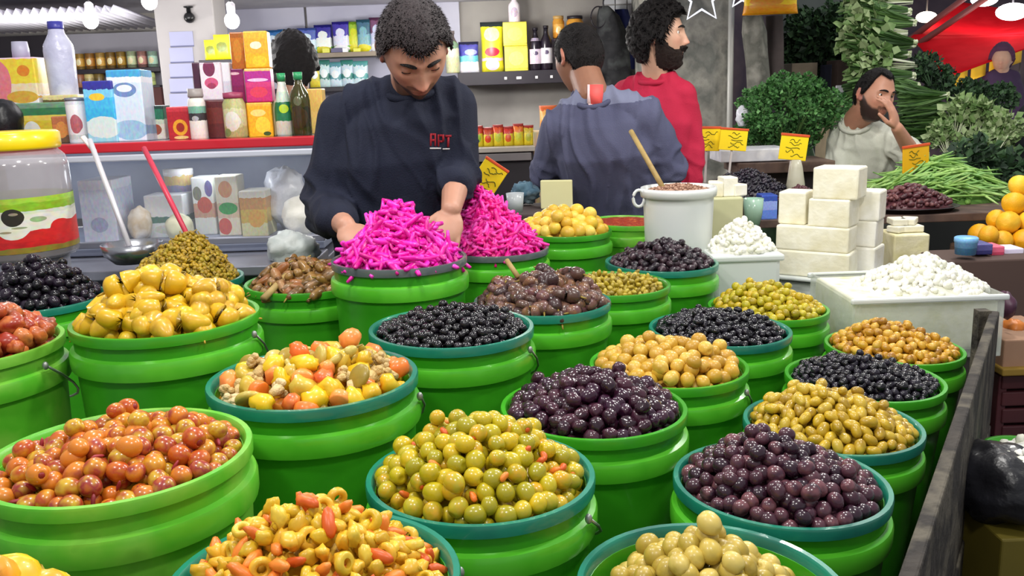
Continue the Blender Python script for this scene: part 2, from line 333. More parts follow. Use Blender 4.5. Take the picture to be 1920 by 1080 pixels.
class Heap:
    def __init__(s, mw, R, px, py, edge=-0.014, pw=1.35, yoff=0.0, rough=0.004, cut=1.0, lower=0.0):
        s.mw, s.R, s.Ri = mw, R, .885*R*cut
        s.ox, s.hp = peak_height(mw, px, py); s.oy = yoff; s.edge, s.pw, s.rough = edge, pw, rough; s.hp -= lower
        s.ox = max(-.6*s.Ri, min(.6*s.Ri, s.ox)); s.seed = rs.rand()*50
    def h(s, x, y):
        dx, dy = x-s.ox, y-s.oy; L = math.hypot(dx,dy)
        if L < 1e-6: t = 0
        else:
            ux, uy = dx/L, dy/L; b = s.ox*ux + s.oy*uy; q = b*b - (s.ox**2+s.oy**2 - s.Ri**2)
            t = L/max(1e-6, -b + math.sqrt(max(q,0)))
        t = min(t, 1.0); n = noise.noise(Vector((x*22+s.seed, y*22, s.seed)))
        return s.edge + (s.hp-s.edge)*(1-t**s.pw)*(1 - .22*t*(1-t)) + s.rough*n*(1.2-t)
    def nrm(s, x, y):
        e = .004; return Vector(((s.h(x-e,y)-s.h(x+e,y))/(2*e), (s.h(x,y-e)-s.h(x,y+e))/(2*e), 1)).normalized()
    def scatter(s, d, tries=6000, rmax=.99, dz=0.0, n=None, passes=((1.0,0.0),), sz=0.0):
        """dart throwing on the heap's surface, pieces at least d apart; later passes fill the gaps a little deeper"""
        P = np.zeros((0,3)); out = []; rr = s.Ri*rmax - d*.30
        for (k, dp) in passes:
            miss = 0; dd = (d*k)**2
            for u, v in rs.rand(tries,2):
                r = rr*math.sqrt(u); a = 2*math.pi*v; x, y = r*math.cos(a), r*math.sin(a); z = s.h(x,y)+dz
                if len(out) and ((P-(x,y,z))**2).sum(1).min() < dd:
                    miss += 1
                    if miss > 900: break
                    continue
                miss = 0; P = np.vstack([P,(x,y,z)]); out.append((x,y,z+dp*sz))
                if n and len(out) >= n: return out
        return out
    def facing(s, x, y):
        w = s.mw @ Vector((x,y,s.h(x,y))); nn = s.mw.to_3x3() @ s.nrm(x,y); return nn.dot((CAMP-w).normalized())

def rot_to(n, long_axis_tangent=True, tilt=.35):
    """random orientation whose local Z (the long axis) lies near the surface"""
    a = rs.rand()*2*math.pi; t = n.orthogonal().normalized(); b = n.cross(t)
    z = (math.cos(a)*t + math.sin(a)*b + n*(rs.rand()-.5)*2*tilt).normalized()
    x = z.orthogonal().normalized(); q = Matrix((x, z.cross(x), z)).transposed()
    return (q @ Matrix.Rotation(rs.rand()*2*math.pi,3,'Z')).to_4x4()

def fill(hp, kinds, spacing, label, cat, group, bedmat, bedname, bedlabel, sz=.02, cap=300, lift=.20, extra=.12, scale=(.88,1.12), tilt=.35, tries=6000, bed_ball=True, bedmesh=False, minface=-.12):
    """kinds: list of (name, [meshes], weight, label, category, group). Individual pieces on top, ONE stuff object below."""
    hp.hp -= sz*.55
    pts = hp.scatter(spacing, tries, passes=((1.0,0.0),(.88,-.14),(.76,-.30)), sz=sz); tot = sum(k[2] for k in kinds); bedpts = []
    top = []
    for (x,y,z) in pts:
        (top if hp.facing(x,y) > minface else bedpts).append((x,y,z))
    # a second, looser layer of pieces lying in the hollows
    for (x,y,z) in hp.scatter(spacing*1.6, 400, rmax=.9, n=int(extra*.8*len(pts))):
        if hp.facing(x,y) > 0: top.append((x,y,z+sz*.55))
    top.sort(key=lambda p: (hp.mw @ Vector(p) - CAMP).length)
    bedpts += top[cap:]; top = top[:cap]
    for (x,y,z) in top:
        u = rs.rand()*tot
        for k in kinds:
            u -= k[2]
            if u <= 0: break
        n = hp.nrm(x,y); s = scale[0] + rs.rand()*(scale[1]-scale[0])
        m = hp.mw @ Matrix.Translation((x,y,z+sz*(lift-.15+.3*rs.rand()))) @ rot_to(n, tilt=tilt) @ Matrix.Scale(s,4)
        o = link(k[0], k[1][rs.randint(len(k[1]))], mw=m)
        tag(o, k[3] or label, k[4] or cat, k[5] or group)
    b = G(); N = 36; K = 9
    V = [Vector((0,0,hp.h(0,0)-sz*.8))]; F = []
    for j in range(1,K+1):
        for i in range(N):
            a = 2*math.pi*i/N; r = hp.Ri*j/K*.995; V.append(Vector((r*math.cos(a), r*math.sin(a), hp.h(r*math.cos(a)*.98, r*math.sin(a)*.98)-sz*.8)))
    for i in range(N):
        F.append((0,1+i,1+(i+1)%N))
        for j in range(K-1): F.append((1+j*N+i, 1+(j+1)*N+i, 1+(j+1)*N+(i+1)%N, 1+j*N+(i+1)%N))
    b.put(V, F)
    if bed_ball:
        for (x,y,z) in hp.scatter(spacing*.85, 1500, rmax=.98, dz=-sz*.55) : b.ball((x,y,z), sz*.46, 7, 5)
        for q, (x,y,z) in enumerate(bedpts):
            if bedmesh:
                me = kinds[0][1][q % len(kinds[0][1])]; m = Matrix.Translation((x,y,z+sz*lift)) @ rot_to(hp.nrm(x,y), tilt=tilt); b.put([m @ v.co for v in me.vertices], [list(p.vertices) for p in me.polygons])
            else: b.ball((x,y,z+sz*.1), sz*.46, 8, 6)
    tag(b.build(bedname, bedmat, mw=hp.mw), bedlabel, cat, kind='stuff')
    return len(top)

def olive_mesh(name, r, L, mats, pit=0, tip=0.0, wr=0.0, seed=0, nu=16, nv=12):
    """an olive: egg shaped, a dimple at the stem end; pit=1 a hole right through its end, pit=2 a plug of stuffing in the hole"""
    rn = random.Random(seed); gg = G(); ph = rn.random()*9
    def fn(v):
        z = v.z/L; k = 1 - .10*z + tip*max(0,z)**3
        w = 1 + wr*noise.noise(Vector((v.x/r*2.2+ph, v.y/r*2.2, z*2.2+ph)))
        x, y, zz = v.x*k*w, v.y*k*w, v.z*w
        q = math.hypot(v.x, v.y)/r
        if z > 0: zz -= (.10 if not pit else .34)*L*math.exp(-(q/(.20 if not pit else .36))**2)
        return Vector((x, y, zz))
    gg.ball((0,0,0), (r,r,L), nu, nv, fn=fn)
    if pit == 2: gg.ball((0,0,L*.70), (r*.36,r*.36,r*.22), 8, 6, mi=1)
    elif pit == 1: gg.ball((0,0,L*.58), (r*.24,r*.24,r*.08), 8, 4, mi=1)  # dark disc colours in the shade of a hole
    return gg.mesh(name, mats)
def skin(name, cols, rough=.32, **kw):
    a = M(name, cols[0], rough, cols[1:], 'object', scale=60, **kw); b = M(name+'_bed', cols[0], rough, cols[1:], 'island', scale=60, **kw); return a, b
# --- T16 stuffed green olives, front centre
S16, B16 = skin('olive_yellow_green', [(194,174,26),(174,160,24),(208,178,30),(180,166,40),(210,160,30),(160,150,28)], .26, coat=.25)
PIT = M('olive_hole_shade', (120,96,30), .5); PLUG = M('carrot_plug', (226,122,36), .4, [(236,150,50),(206,92,30)], 'object')
ol16 = [olive_mesh('green_olive', .0122, .0142, [S16,PIT], p, seed=i) for i, p in enumerate((0,0,1,1))] + [olive_mesh('green_olive', .0122, .0140, [S16,PLUG], 2, seed=9)]
mw, R = tub('T16', 'teal', 'teal-rimmed green tub of large stuffed green olives, at the front centre', handle=-30)
CAR = M('carrot_bit', (224,116,36), .4, [(236,140,52),(208,90,30)], 'object', scale=80)
def chunk_mesh(name, size, mats, seed, flat=.6, n=9, m=6, amp=.30):
    rn = random.Random(seed); ph = rn.random()*30; gg = G()
    def fn(v):
        d = v.normalized() if v.length > 0 else v
        k = 1 + amp*noise.noise(d*1.7 + Vector((ph,ph*.7,0)))
        return Vector((v.x*k, v.y*k*(.75+.3*rn.random()*.2), v.z*k))
    gg.ball((0,0,0), (size*.5, size*.5*flat*1.2, size*.5*flat), n, m, fn=fn); return gg.mesh(name, mats)
carbit = [chunk_mesh('carrot_bit', .018, CAR, i, .5) for i in range(3)]
hp = Heap(mw, R, 885, 772, edge=-.014, pw=1.6)
fill(hp, [('green_olive', ol16, 10, None, None, None), ('carrot_bit', carbit, 1.1, 'small orange carrot bit lying among the large stuffed green olives at front centre', 'carrot', 'carrot bits among the stuffed olives')], .0228,
     'plump yellow-green olive in the large front-centre heap with teal rim', 'olive', 'stuffed green olives, front centre tub', B16, 'olive_bed', 'lower layer of the stuffed green olives in the front-centre teal-rimmed tub', sz=.025)

# --- T25 pinkish-purple olives, front right
S25, B25 = skin('olive_dusky_purple', [(52,26,38),(66,36,48),(88,52,62),(60,30,46),(116,72,78),(44,22,36)], .24, coat=.3)
ol25 = [olive_mesh('purple_olive', .0112, .0128, [S25], 0, seed=i) for i in range(4)]
mw, R = tub('T25', 'teal', 'teal-rimmed green tub of dusky purple olives, beside the dark plank', handle=35)
hp = Heap(mw, R, 1430, 812, edge=-.014, pw=1.55)
fill(hp, [('purple_olive', ol25, 1, None, None, None)], .0205, 'dusky purple round olive in the teal-rimmed front tub nearest the dark board', 'olive', 'dusky purple olives, front right tub', B25, 'olive_bed', 'lower layer of the dusky purple olives in the front right teal-rimmed tub', sz=.0225, cap=240)

# --- T26 beige cracked olives, bottom edge
S26, B26 = skin('olive_beige', [(188,164,66),(170,146,56),(202,176,80),(164,138,48),(208,184,96)], .34, coat=.15)
ol26 = [olive_mesh('beige_olive', .0125, .0145, [S26,PIT], p, wr=.06, seed=i) for i, p in enumerate((0,0,1))]
mw, R = tub('T26', 'teal', 'teal-rimmed green tub of beige cracked olives, cut by the bottom edge')
hp = Heap(mw, R, 1320, 990, edge=-.045, pw=1.5, cut=.93)
fill(hp, [('beige_olive', ol26, 1, None, None, None)], .0232, 'beige cracked olive in the teal-rimmed tub at the bottom edge', 'olive', 'beige cracked olives, bottom tub', B26, 'olive_bed', 'lower layer of the beige cracked olives in the bottom-edge tub', sz=.0255)

# --- T17 sliced olives with carrot, bottom edge
S17, B17 = skin('olive_slice_yellow', [(224,186,44),(206,168,36),(232,200,70),(196,156,34),(228,176,48)], .34, coat=.1)
def slice_mesh(name, R, r, mats, seed):
    rn = random.Random(seed); gg = G(); rr = r*(1+.2*rn.random()); 
    gg.lathe([(R*.42,-rr*.5),(R*.80,-rr*.62),(R,-rr*.3),(R,rr*.3),(R*.80,rr*.62),(R*.42,rr*.5),(R*.36,0),(R*.42,-rr*.5)], 16, cap=False)
    return gg.mesh(name, mats)
sl17 = [slice_mesh('olive_slice', .0115, .0075, [S17], i) for i in range(3)]
half17 = [chunk_mesh('olive_half', .024, S17, 40+i, .62, 9, 6, .55) for i in range(3)]
shred = [chunk_mesh('carrot_shred', .030, CAR, 70+i, .42) for i in range(3)]
mw, R = tub('T17', 'teal', 'teal-rimmed green tub of sliced yellow olives and carrot, cut by the bottom edge', handle=20)
hp = Heap(mw, R, 565, 938, edge=-.020, pw=1.5)
fill(hp, [('olive_slice', sl17, 2.2, 'pale yellow olive ring in the mixed carrot salad heap at the bottom edge', 'olive', 'olive rings in the bottom tub'),
          ('olive_half', half17, 6, 'yellow olive half in the mixed carrot salad heap at the bottom edge', 'olive', 'olive halves in the bottom tub'),
          ('carrot_shred', shred, 2.6, 'orange carrot shred among the sliced yellow olives at the bottom edge', 'carrot', 'carrot shreds in the bottom tub')], .0175,
     None, 'pickles', None, B17, 'olive_salad_bed', 'lower layer of sliced olives and carrot in the bottom-edge tub', sz=.018, tilt=1.2, extra=.25)

# --- T1 red-orange spiced olives, lower left
S1, B1 = skin('olive_spiced', [(196,106,26),(172,66,24),(206,146,34),(156,48,32),(200,162,40),(146,44,46),(208,124,36)], .27, coat=.3)
PL1 = M('chilli_plug', (132,30,30), .4)
ol1 = [olive_mesh('spiced_olive', .0122, .0140, [S1,PL1], p, seed=20+i) for i, p in enumerate((0,0,1,2))]
mw, R = tub('T1', 'green', 'light green tub without teal rim holding red-stained spiced olives, lower left', light=True)
hp = Heap(mw, R, 230, 775, edge=-.020, pw=2.0)
hp.ox = .15*R; hp.hp = .036
flake = M('chilli_flake', (116,24,36), .5, [(150,34,44)], 'object'); fl = [chunk_mesh('chilli_flake', .017, flake, 90+i, .3) for i in range(2)]
fill(hp, [('spiced_olive', ol1, 10, None, None, None), ('chilli_flake', fl, 1.6, 'dark red chilli flake stuck among the spiced orange olives', 'chilli', 'chilli flakes on the spiced olives')], .0225,
     'orange-red spiced olive heaped in the light green tub', 'olive', 'spiced olives, light green front tub', B1, 'olive_bed', 'lower layer of the spiced orange olives in the light green tub', sz=.0248)

# --- T2 stuffed peppers and aubergines, left edge
S2, B2 = skin('pickle_rust', [(176,78,34),(150,70,48),(196,104,50),(120,64,50),(204,120,60),(150,46,28)], .32, coat=.2)
ch2 = [chunk_mesh('stuffed_pickle', .040, S2, 100+i, .72, 12, 8, .35) for i in range(4)]
mw, R = tub('T2', 'green', 'light green tub of rust-red stuffed pickles, cut by the left edge', light=True, handle=-15)
hp = Heap(mw, R, -20, 565, edge=-.012, pw=1.3)
fill(hp, [('stuffed_pickle', ch2, 1, None, None, None)], .030, 'rust-brown stuffed pickle in the light green tub at the left edge', 'pickle', 'stuffed pickles, left edge tub', B2, 'pickle_bed', 'lower layer of the rust-brown stuffed pickles', sz=.034)

# --- T3 yellow pickled peppers
S3, B3 = skin('pepper_yellow', [(218,176,26),(204,158,30),(228,190,44),(190,146,36),(210,166,22)], .33, coat=.15, sss=.0)
def pepper_mesh(name, L, r, mats, seed):
    rn = random.Random(seed); gg = G(); bend = rn.uniform(.1,.9); ph = rn.random()*20
    pts = []; rad = []
    for t in (0,.015,.05,.11,.2,.3,.42,.55,.68,.8,.9,.96,.99,1.0):
        a = (t-.5)*bend; pts.append(Vector((L*.25*(math.cos(a*2)-1), 0, (t-.5)*L)))
        e = math.sqrt(max(0,1-(1-min(1,t/.22))**2)); e2 = math.sqrt(max(0,1-(1-min(1,(1-t)/.30))**2))
        rad.append(r*max(.03, e*e2*(1-.30*max(0,t-.3)))*(1+.14*noise.noise(Vector((t*4+ph,ph,0)))))
    gg.tube(pts, rad, 12)
    gg.V = [tuple(Vector(v)*(1+.06*noise.noise(Vector(v)*60+Vector((ph,0,0))))) for v in gg.V]
    gg.tube([pts[0], pts[0]+Vector((.002,0,-.012))], [.0024,.0014], 6, mi=1)
    return gg.mesh(name, mats)
STEM = M('pepper_stem', (150,128,56), .6)
ST3 = M('pepper_stem_yellow', (186,152,46), .5)
pe3 = [pepper_mesh('pickled_pepper', L, r, [S3,ST3], i) for i, (L, r) in enumerate([(.084,.0180),(.072,.0195),(.094,.0170),(.064,.0205),(.078,.0185)])]
mw, R = tub('T3', 'green', 'bright green tub with a green rim heaped with yellow pickled peppers', handle=-12)
hp = Heap(mw, R, 292, 504, edge=-.004, pw=1.3, cut=.93)
fill(hp, [('pickled_pepper', pe3, 1, None, None, None)], .0300, 'fat yellow pickled pepper in the big heap before the glass counter', 'pepper', 'yellow pickled peppers', B3, 'pepper_bed', 'lower layer of the yellow pickled peppers', sz=.033, extra=.12)

# --- T5 small yellow-green pickles in a tall cone
S5, B5 = skin('pickle_mustard', [(178,142,30),(158,124,28),(196,160,44),(134,104,28),(170,146,40)], .35)
be5 = [pepper_mesh('tiny_pickle', .024, .0056, [S5,STEM], 30+i) for i in range(3)]
mw, R = tub('T5', 'teal', 'green tub with a tall cone of tiny mustard-yellow pickles, behind the yellow peppers')
hp = Heap(mw, R, 358, 432, edge=-.008, pw=1.5)
fill(hp, [('tiny_pickle', be5, 1, None, None, None)], .0128, 'tiny mustard-yellow pickle in the tall cone with a red stick', 'pickle', 'tiny mustard pickles', B5, 'pickle_bed', 'lower layer of the tiny mustard-yellow pickles', sz=.012, tries=7000)

# --- T6 large black olives, left edge
S6, B6 = skin('olive_black_large', [(16,12,19),(24,18,27),(11,9,14),(36,26,40)], .22, coat=.25)
ol6 = [olive_mesh('large_black_olive', .0118, .0140, [S6], 0, wr=.05, seed=50+i) for i in range(3)]
mw, R = tub('T6', 'teal', 'green tub of large black olives standing before the jar with the yellow lid')
hp = Heap(mw, R, 60, 478, edge=-.012, pw=1.7)
fill(hp, [('large_black_olive', ol6, 1, None, None, None)], .0215, 'large glossy black olive in the tub before the yellow-lidded jar', 'olive', 'large black olives by the jar', B6, 'olive_bed', 'lower layer of the large black olives by the jar', sz=.024)

# --- T4 brown gherkins and a yellow pepper
S4, B4 = skin('gherkin_brown', [(128,92,40),(104,72,36),(150,112,56),(92,66,32),(164,124,84),(138,84,40)], .33, coat=.15)
ge4 = [pepper_mesh('brown_gherkin', L, r, [S4,STEM], 60+i) for i, (L, r) in enumerate([(.085,.0115),(.06,.011),(.10,.0125),(.045,.012)])]
mw, R = tub('T4', 'green', 'bright green tub of brown gherkins with a wooden stick, behind the cut vegetables', handle=-20)
hp = Heap(mw, R, 560, 488, edge=-.012, pw=1.6)
fill(hp, [('brown_gherkin', ge4, 1, None, None, None)], .0225, 'brown pickled gherkin in the green tub with a wooden stick', 'gherkin', 'brown gherkins', B4, 'gherkin_bed', 'lower layer of the brown gherkins', sz=.022, extra=.3)

# --- T7, T8 hot pink pickled turnip strips
def strip_mesh(name, L, w, mats, seed):
    rn = random.Random(seed); gg = G(); b = rn.uniform(-.9,.9); tw = rn.uniform(-.5,.5); pts = []
    for i in range(8):
        t = i/7-.5; pts.append(Vector((b*L*t*t*.9, tw*L*t*t*t, t*L)))
    gg.tube(pts, [w*.35]+[w*.5]*6+[w*.35], 6, flat=.8); return gg.mesh(name, mats)
S7, B7 = skin('turnip_pink', [(236,20,176),(222,14,160),(244,40,196),(228,16,150),(248,66,206),(206,8,136)], .34, coat=.15, sss=.0)
S8, B8 = skin('turnip_rose', [(238,26,152),(226,18,136),(246,54,176),(220,14,120),(240,34,166),(248,80,190)], .34, coat=.15)
st7 = [strip_mesh('pickled_turnip_strip', L, w, S7, i) for i, (L, w) in enumerate([(.085,.013),(.07,.0115),(.10,.012),(.06,.014)])]
st8 = [strip_mesh('pickled_turnip_strip', L, w, S8, i) for i, (L, w) in enumerate([(.075,.013),(.06,.0115),(.085,.012),(.05,.014)])]
for k, st, bed, pk, lab, grp, nm in (('T7', st7, B7, (745,384), 'magenta pickled turnip strip in the nearer of the two pink heaps', 'magenta turnip strips, nearer tub', 'grey-rimmed green tub with a peak of magenta turnip strips, the nearer pink one'),
                         ('T8', st8, B8, (893,350), 'rose-pink pickled turnip strip in the farther of the two pink heaps', 'rose-pink turnip strips, farther tub', 'grey-rimmed green tub with a peak of rose-pink turnip strips, the farther one')):
    mw, R = tub(k, 'grey', nm)
    hp = Heap(mw, R, *pk, edge=-.002, pw=1.3, rough=.006, cut=.94)
    fill(hp, [('pickled_turnip_strip', st, 1, None, None, None)], .0150, lab, 'turnip', grp, bed, 'turnip_strip_bed', 'lower layer of the '+('magenta' if k=='T7' else 'rose-pink')+' turnip strips', sz=.015, cap=165 if k == 'T7' else 135, extra=.16, tilt=.22, bedmesh=True)

# --- T9 small yellow lemons
S9, B9 = skin('lemon_pale', [(232,196,70),(222,184,56),(238,206,96),(214,172,56)], .38)
le9 = [olive_mesh('small_lemon', .0205, .0215, [S9], 0, tip=.12, seed=i) for i in range(3)]
mw, R = tub('T9', 'green', 'bright green tub of small pale yellow lemons, before the man in slate blue')
hp = Heap(mw, R, 1062, 382, edge=-.006, pw=1.7)
fill(hp, [('small_lemon', le9, 1, None, None, None)], .037, 'small pale yellow pickled lemon in the green tub behind the pink heap', 'lemon', 'small pickled lemons', B9, 'lemon_bed', 'lower layer of the small pale lemons', sz=.041)

# --- T10 red chilli paste
mw, R = tub('T10', 'green', 'green tub filled level with red chilli paste, beside the white bucket', light=True)
PASTE = M('chilli_paste', (186,74,36), .4, [(160,52,28),(204,104,52)], scale=60, bump=.7, bscale=140, coat=.3)
gg = G(); N = 40; V = [Vector((0,0,.012))]; F = []
for j in range(1,9):
    for i in range(N):
        a = 2*math.pi*i/N; r = .9*R*j/8; V.append(Vector((r*math.cos(a), r*math.sin(a), .012*(1-(j/8)**2)-.006+.004*noise.noise(Vector((r*math.cos(a)*40,r*math.sin(a)*40,0))))))
for i in range(N):
    F.append((0,1+i,1+(i+1)%N))
    for j in range(7): F.append((1+j*N+i,1+(j+1)*N+i,1+(j+1)*N+(i+1)%N,1+j*N+(i+1)%N))
gg.put(V,F); tag(gg.build('chilli_paste', PASTE, mw=mw), 'red chilli paste filling the green tub beside the white bucket', 'paste', kind='stuff')

# --- T11 wrinkled black olives at the back
S11, B11 = skin('olive_wrinkled', [(30,22,30),(42,30,38),(22,16,24),(66,46,54),(54,38,46)], .3, coat=.2)
ol11 = [olive_mesh('wrinkled_black_olive', .0098, .0125, [S11], 0, wr=.22, seed=80+i) for i in range(3)]
mw, R = tub('T11', 'teal', 'green tub with teal rim of wrinkled black olives, in front of the white bucket')
hp = Heap(mw, R, 1250, 444, edge=-.008, pw=1.25)
fill(hp, [('wrinkled_black_olive', ol11, 1, None, None, None)], .0195, 'wrinkled black olive in the teal-rimmed tub before the white bucket', 'olive', 'wrinkled black olives', B11, 'olive_bed', 'lower layer of the wrinkled black olives', sz=.021)

# --- T12 chopped green olives, low tub
S12, B12 = skin('olive_chopped', [(180,158,40),(160,136,34),(196,176,70),(140,120,40)], .38)
ch12 = [chunk_mesh('chopped_olive', .021, S12, 130+i, .6, 8, 5) for i in range(3)]
mw, R = tub('T12', 'green', 'bright green tub of chopped green olives, between the aubergines and the wrinkled olives')
hp = Heap(mw, R, 1185, 514, edge=-.012, pw=1.6)
fill(hp, [('chopped_olive', ch12, 1, None, None, None)], .0175, 'chopped yellow-green olive in the tub beside the brown aubergines', 'olive', 'chopped green olives', B12, 'olive_bed', 'lower layer of the chopped green olives', sz=.018, cap=220)

# --- T13 pickled baby aubergines
S13, B13 = skin('aubergine_brown', [(88,62,52),(70,50,48),(112,80,64),(100,64,70),(128,92,60),(64,44,44)], .3, coat=.2)
au13 = [pepper_mesh('pickled_aubergine', L, r, [S13,STEM], 160+i) for i, (L, r) in enumerate([(.055,.0155),(.045,.0165),(.062,.0145)])]
mw, R = tub('T13', 'teal', 'green tub with teal rim of brown pickled aubergines, behind the black olives')
hp = Heap(mw, R, 1040, 512, edge=-.010, pw=2.2)
fill(hp, [('pickled_aubergine', au13, 1, None, None, None)], .0265, 'brown-purple pickled baby aubergine in the teal-rimmed tub', 'aubergine', 'pickled baby aubergines', B13, 'aubergine_bed', 'lower layer of the pickled baby aubergines', sz=.03)

# --- T14 glossy round black olives, centre
S14, B14 = skin('olive_black', [(11,9,12),(16,13,18),(8,7,9),(24,19,26)], .2, coat=.3)
ol14 = [olive_mesh('round_black_olive', .0086, .0098, [S14], 0, seed=200+i) for i in range(3)]
mw, R = tub('T14', 'teal', 'green tub with teal rim of glossy round black olives, in the middle of the stall', handle=-25)
hp = Heap(mw, R, 868, 566, edge=-.010, pw=1.15)
fill(hp, [('round_black_olive', ol14, 1, None, None, None)], .0156, 'glossy round black olive in the teal-rimmed tub at the middle of the stall', 'olive', 'glossy black olives, middle tub', B14, 'olive_bed', 'lower layer of the glossy round black olives', sz=.017, tries=7000)

# --- T15 mixed cut vegetables
mw, R = tub('T15', 'teal', 'teal-rimmed green tub of mixed carrot, pepper and cauliflower pickles', handle=-8)
SCAR = M('carrot_chunk', (226,104,30), .35, [(236,130,46),(214,86,36),(240,150,70)], 'object', scale=40, coat=.2)
SPEP = M('pepper_chunk', (226,186,20), .33, [(236,202,40),(214,166,26),(206,176,60)], 'object', scale=40, coat=.2)
SCUC = M('cucumber_slice', (170,148,46), .36, [(150,126,44),(190,170,78)], 'object', scale=40, coat=.15)
SCAU = M('cauliflower', (206,178,116), .5, [(190,156,90),(222,200,150)], 'object', scale=60, bump=.5, bscale=200)
B15 = M('mixed_bed', (206,150,40), .4, [(214,120,40),(178,150,50),(226,180,40)], 'island', scale=40)
ca = [G().lathe([(0,-.008),(.014,-.0085),(.0165,-.006),(.0165,.006),(.014,.0085),(0,.008)], 14, cap=False).mesh('carrot_chunk', SCAR), chunk_mesh('carrot_chunk', .036, SCAR, 3, .85), chunk_mesh('carrot_chunk', .040, SCAR, 4, .75)]
pp = [chunk_mesh('pepper_chunk', s, SPEP, 220+i, f, 10, 7, .5) for i, (s, f) in enumerate([(.050,.66),(.046,.74),(.056,.55),(.042,.7)])]
cu = [G().lathe([(0,-.004),(.017,-.0045),(.019,-.002),(.019,.002),(.017,.0045),(0,.004)], 16, cap=False).mesh('pickle_slice', SCUC), pepper_mesh('pickle_slice', .055, .009, [SCUC,STEM], 9)]
cf = []
for i in range(2):
    gg = G(); rn = random.Random(i)
    gg.tube([(0,0,-.016),(0,0,.002)], [.005,.010], 8)
    for q in range(9):
        a = rn.random()*6.28; rr = .010*math.sqrt(rn.random()); gg.ball((rr*math.cos(a), rr*math.sin(a), .004+.006*rn.random()), .0062, 7, 5)
    cf.append(gg.mesh('cauliflower_floret', SCAU))
hp = Heap(mw, R, 610, 655, edge=-.016, pw=1.9, rough=.010)
fill(hp, [('carrot_chunk', ca, 3, 'orange carrot chunk among the mixed vegetable pickles', 'carrot', 'carrot chunks in the mixed pickles'), ('pepper_chunk', pp, 4, 'bright yellow pepper chunk among the mixed vegetable pickles', 'pepper', 'pepper chunks in the mixed pickles'),
          ('pickle_slice', cu, 1.8, 'olive-green cucumber slice among the mixed vegetable pickles', 'cucumber', 'cucumber slices in the mixed pickles'), ('cauliflower_floret', cf, 1.4, 'tan cauliflower floret among the mixed vegetable pickles', 'cauliflower', 'cauliflower in the mixed pickles')], .029,
     None, 'pickles', None, B15, 'mixed_pickle_bed', 'lower layer of the mixed vegetable pickles', sz=.030, extra=.10, tilt=.8)

# --- T18 dark purple olives
S18, B18 = skin('olive_dark_purple', [(44,18,32),(56,24,40),(34,14,26),(74,38,52),(50,20,42)], .22, coat=.4)
ol18 = [olive_mesh('dark_purple_olive', .0122, .0146, [S18], 0, wr=.16, seed=240+i) for i in range(4)]
mw, R = tub('T18', 'green', 'bright green tub heaped with large dark purple olives, behind the stuffed green ones')
hp = Heap(mw, R, 1110, 688, edge=-.008, pw=1.25)
fill(hp, [('dark_purple_olive', ol18, 1, None, None, None)], .0225, 'large dark purple olive in the bright green rimmed tub at the centre right', 'olive', 'dark purple olives', B18, 'olive_bed', 'lower layer of the large dark purple olives', sz=.025)

# --- T19 tan olives
S19, B19 = skin('olive_tan', [(208,166,54),(192,148,44),(220,184,80),(200,154,60),(180,138,42)], .34, coat=.12)
ol19 = [olive_mesh('tan_olive', .0142, .0160, [S19,PIT], p, wr=.04, seed=260+i) for i, p in enumerate((0,0,0,1))]
mw, R = tub('T19', 'green', 'bright green tub heaped with big tan olives, behind the dark purple ones', handle=-35)
hp = Heap(mw, R, 1270, 634, edge=-.008, pw=1.6)
fill(hp, [('tan_olive', ol19, 1, None, None, None)], .0265, 'big round tan olive in the bright green tub at the centre right', 'olive', 'tan olives', B19, 'olive_bed', 'lower layer of the big tan olives', sz=.029)

# --- T20 oval black olives
S20, B20 = skin('olive_black_oval', [(13,11,16),(19,16,23),(9,8,12),(28,24,33)], .22, coat=.25)
ol20 = [olive_mesh('oval_black_olive', .0080, .0115, [S20], 0, wr=.08, seed=280+i) for i in range(3)]
mw, R = tub('T20', 'teal', 'green tub with teal rim of oval black olives, behind the tan olives')
hp = Heap(mw, R, 1325, 578, edge=-.010, pw=1.5)
fill(hp, [('oval_black_olive', ol20, 1, None, None, None)], .0158, 'oval black olive in the teal-rimmed tub behind the tan olives', 'olive', 'oval black olives', B20, 'olive_bed', 'lower layer of the oval black olives', sz=.017, tries=7000)

# --- T21 small lime-yellow olives
S21, B21 = skin('olive_lime', [(182,168,26),(162,150,24),(198,182,44),(148,130,26),(190,162,32)], .32, coat=.15)
ol21 = [olive_mesh('lime_olive', .0100, .0120, [S21,PIT], p, seed=300+i) for i, p in enumerate((0,0,1))]
mw, R = tub('T21', 'green', 'bright green tub of lime-yellow olives, in front of the stacked cheese blocks')
hp = Heap(mw, R, 1425, 528, edge=-.008, pw=1.7)
fill(hp, [('lime_olive', ol21, 1, None, None, None)], .0185, 'small lime-yellow olive in the tub before the cheese blocks', 'olive', 'lime-yellow olives', B21, 'olive_bed', 'lower layer of the lime-yellow olives', sz=.0205)

# --- T22 amber olives
S22, B22 = skin('olive_amber', [(190,138,28),(168,116,26),(206,158,46),(144,94,26),(196,150,36),(210,166,64)], .3, coat=.2)
ol22 = [olive_mesh('amber_olive', .0098, .0122, [S22,PIT], p, wr=.06, seed=320+i) for i, p in enumerate((0,0,1))]
mw, R = tub('T22', 'green', 'bright green tub of amber olives, in front of the clear box of white cheese')
hp = Heap(mw, R, 1650, 598, edge=-.008, pw=1.35)
fill(hp, [('amber_olive', ol22, 1, None, None, None)], .0185, 'amber-brown olive in the tub before the clear cheese box', 'olive', 'amber olives', B22, 'olive_bed', 'lower layer of the amber olives', sz=.0205)

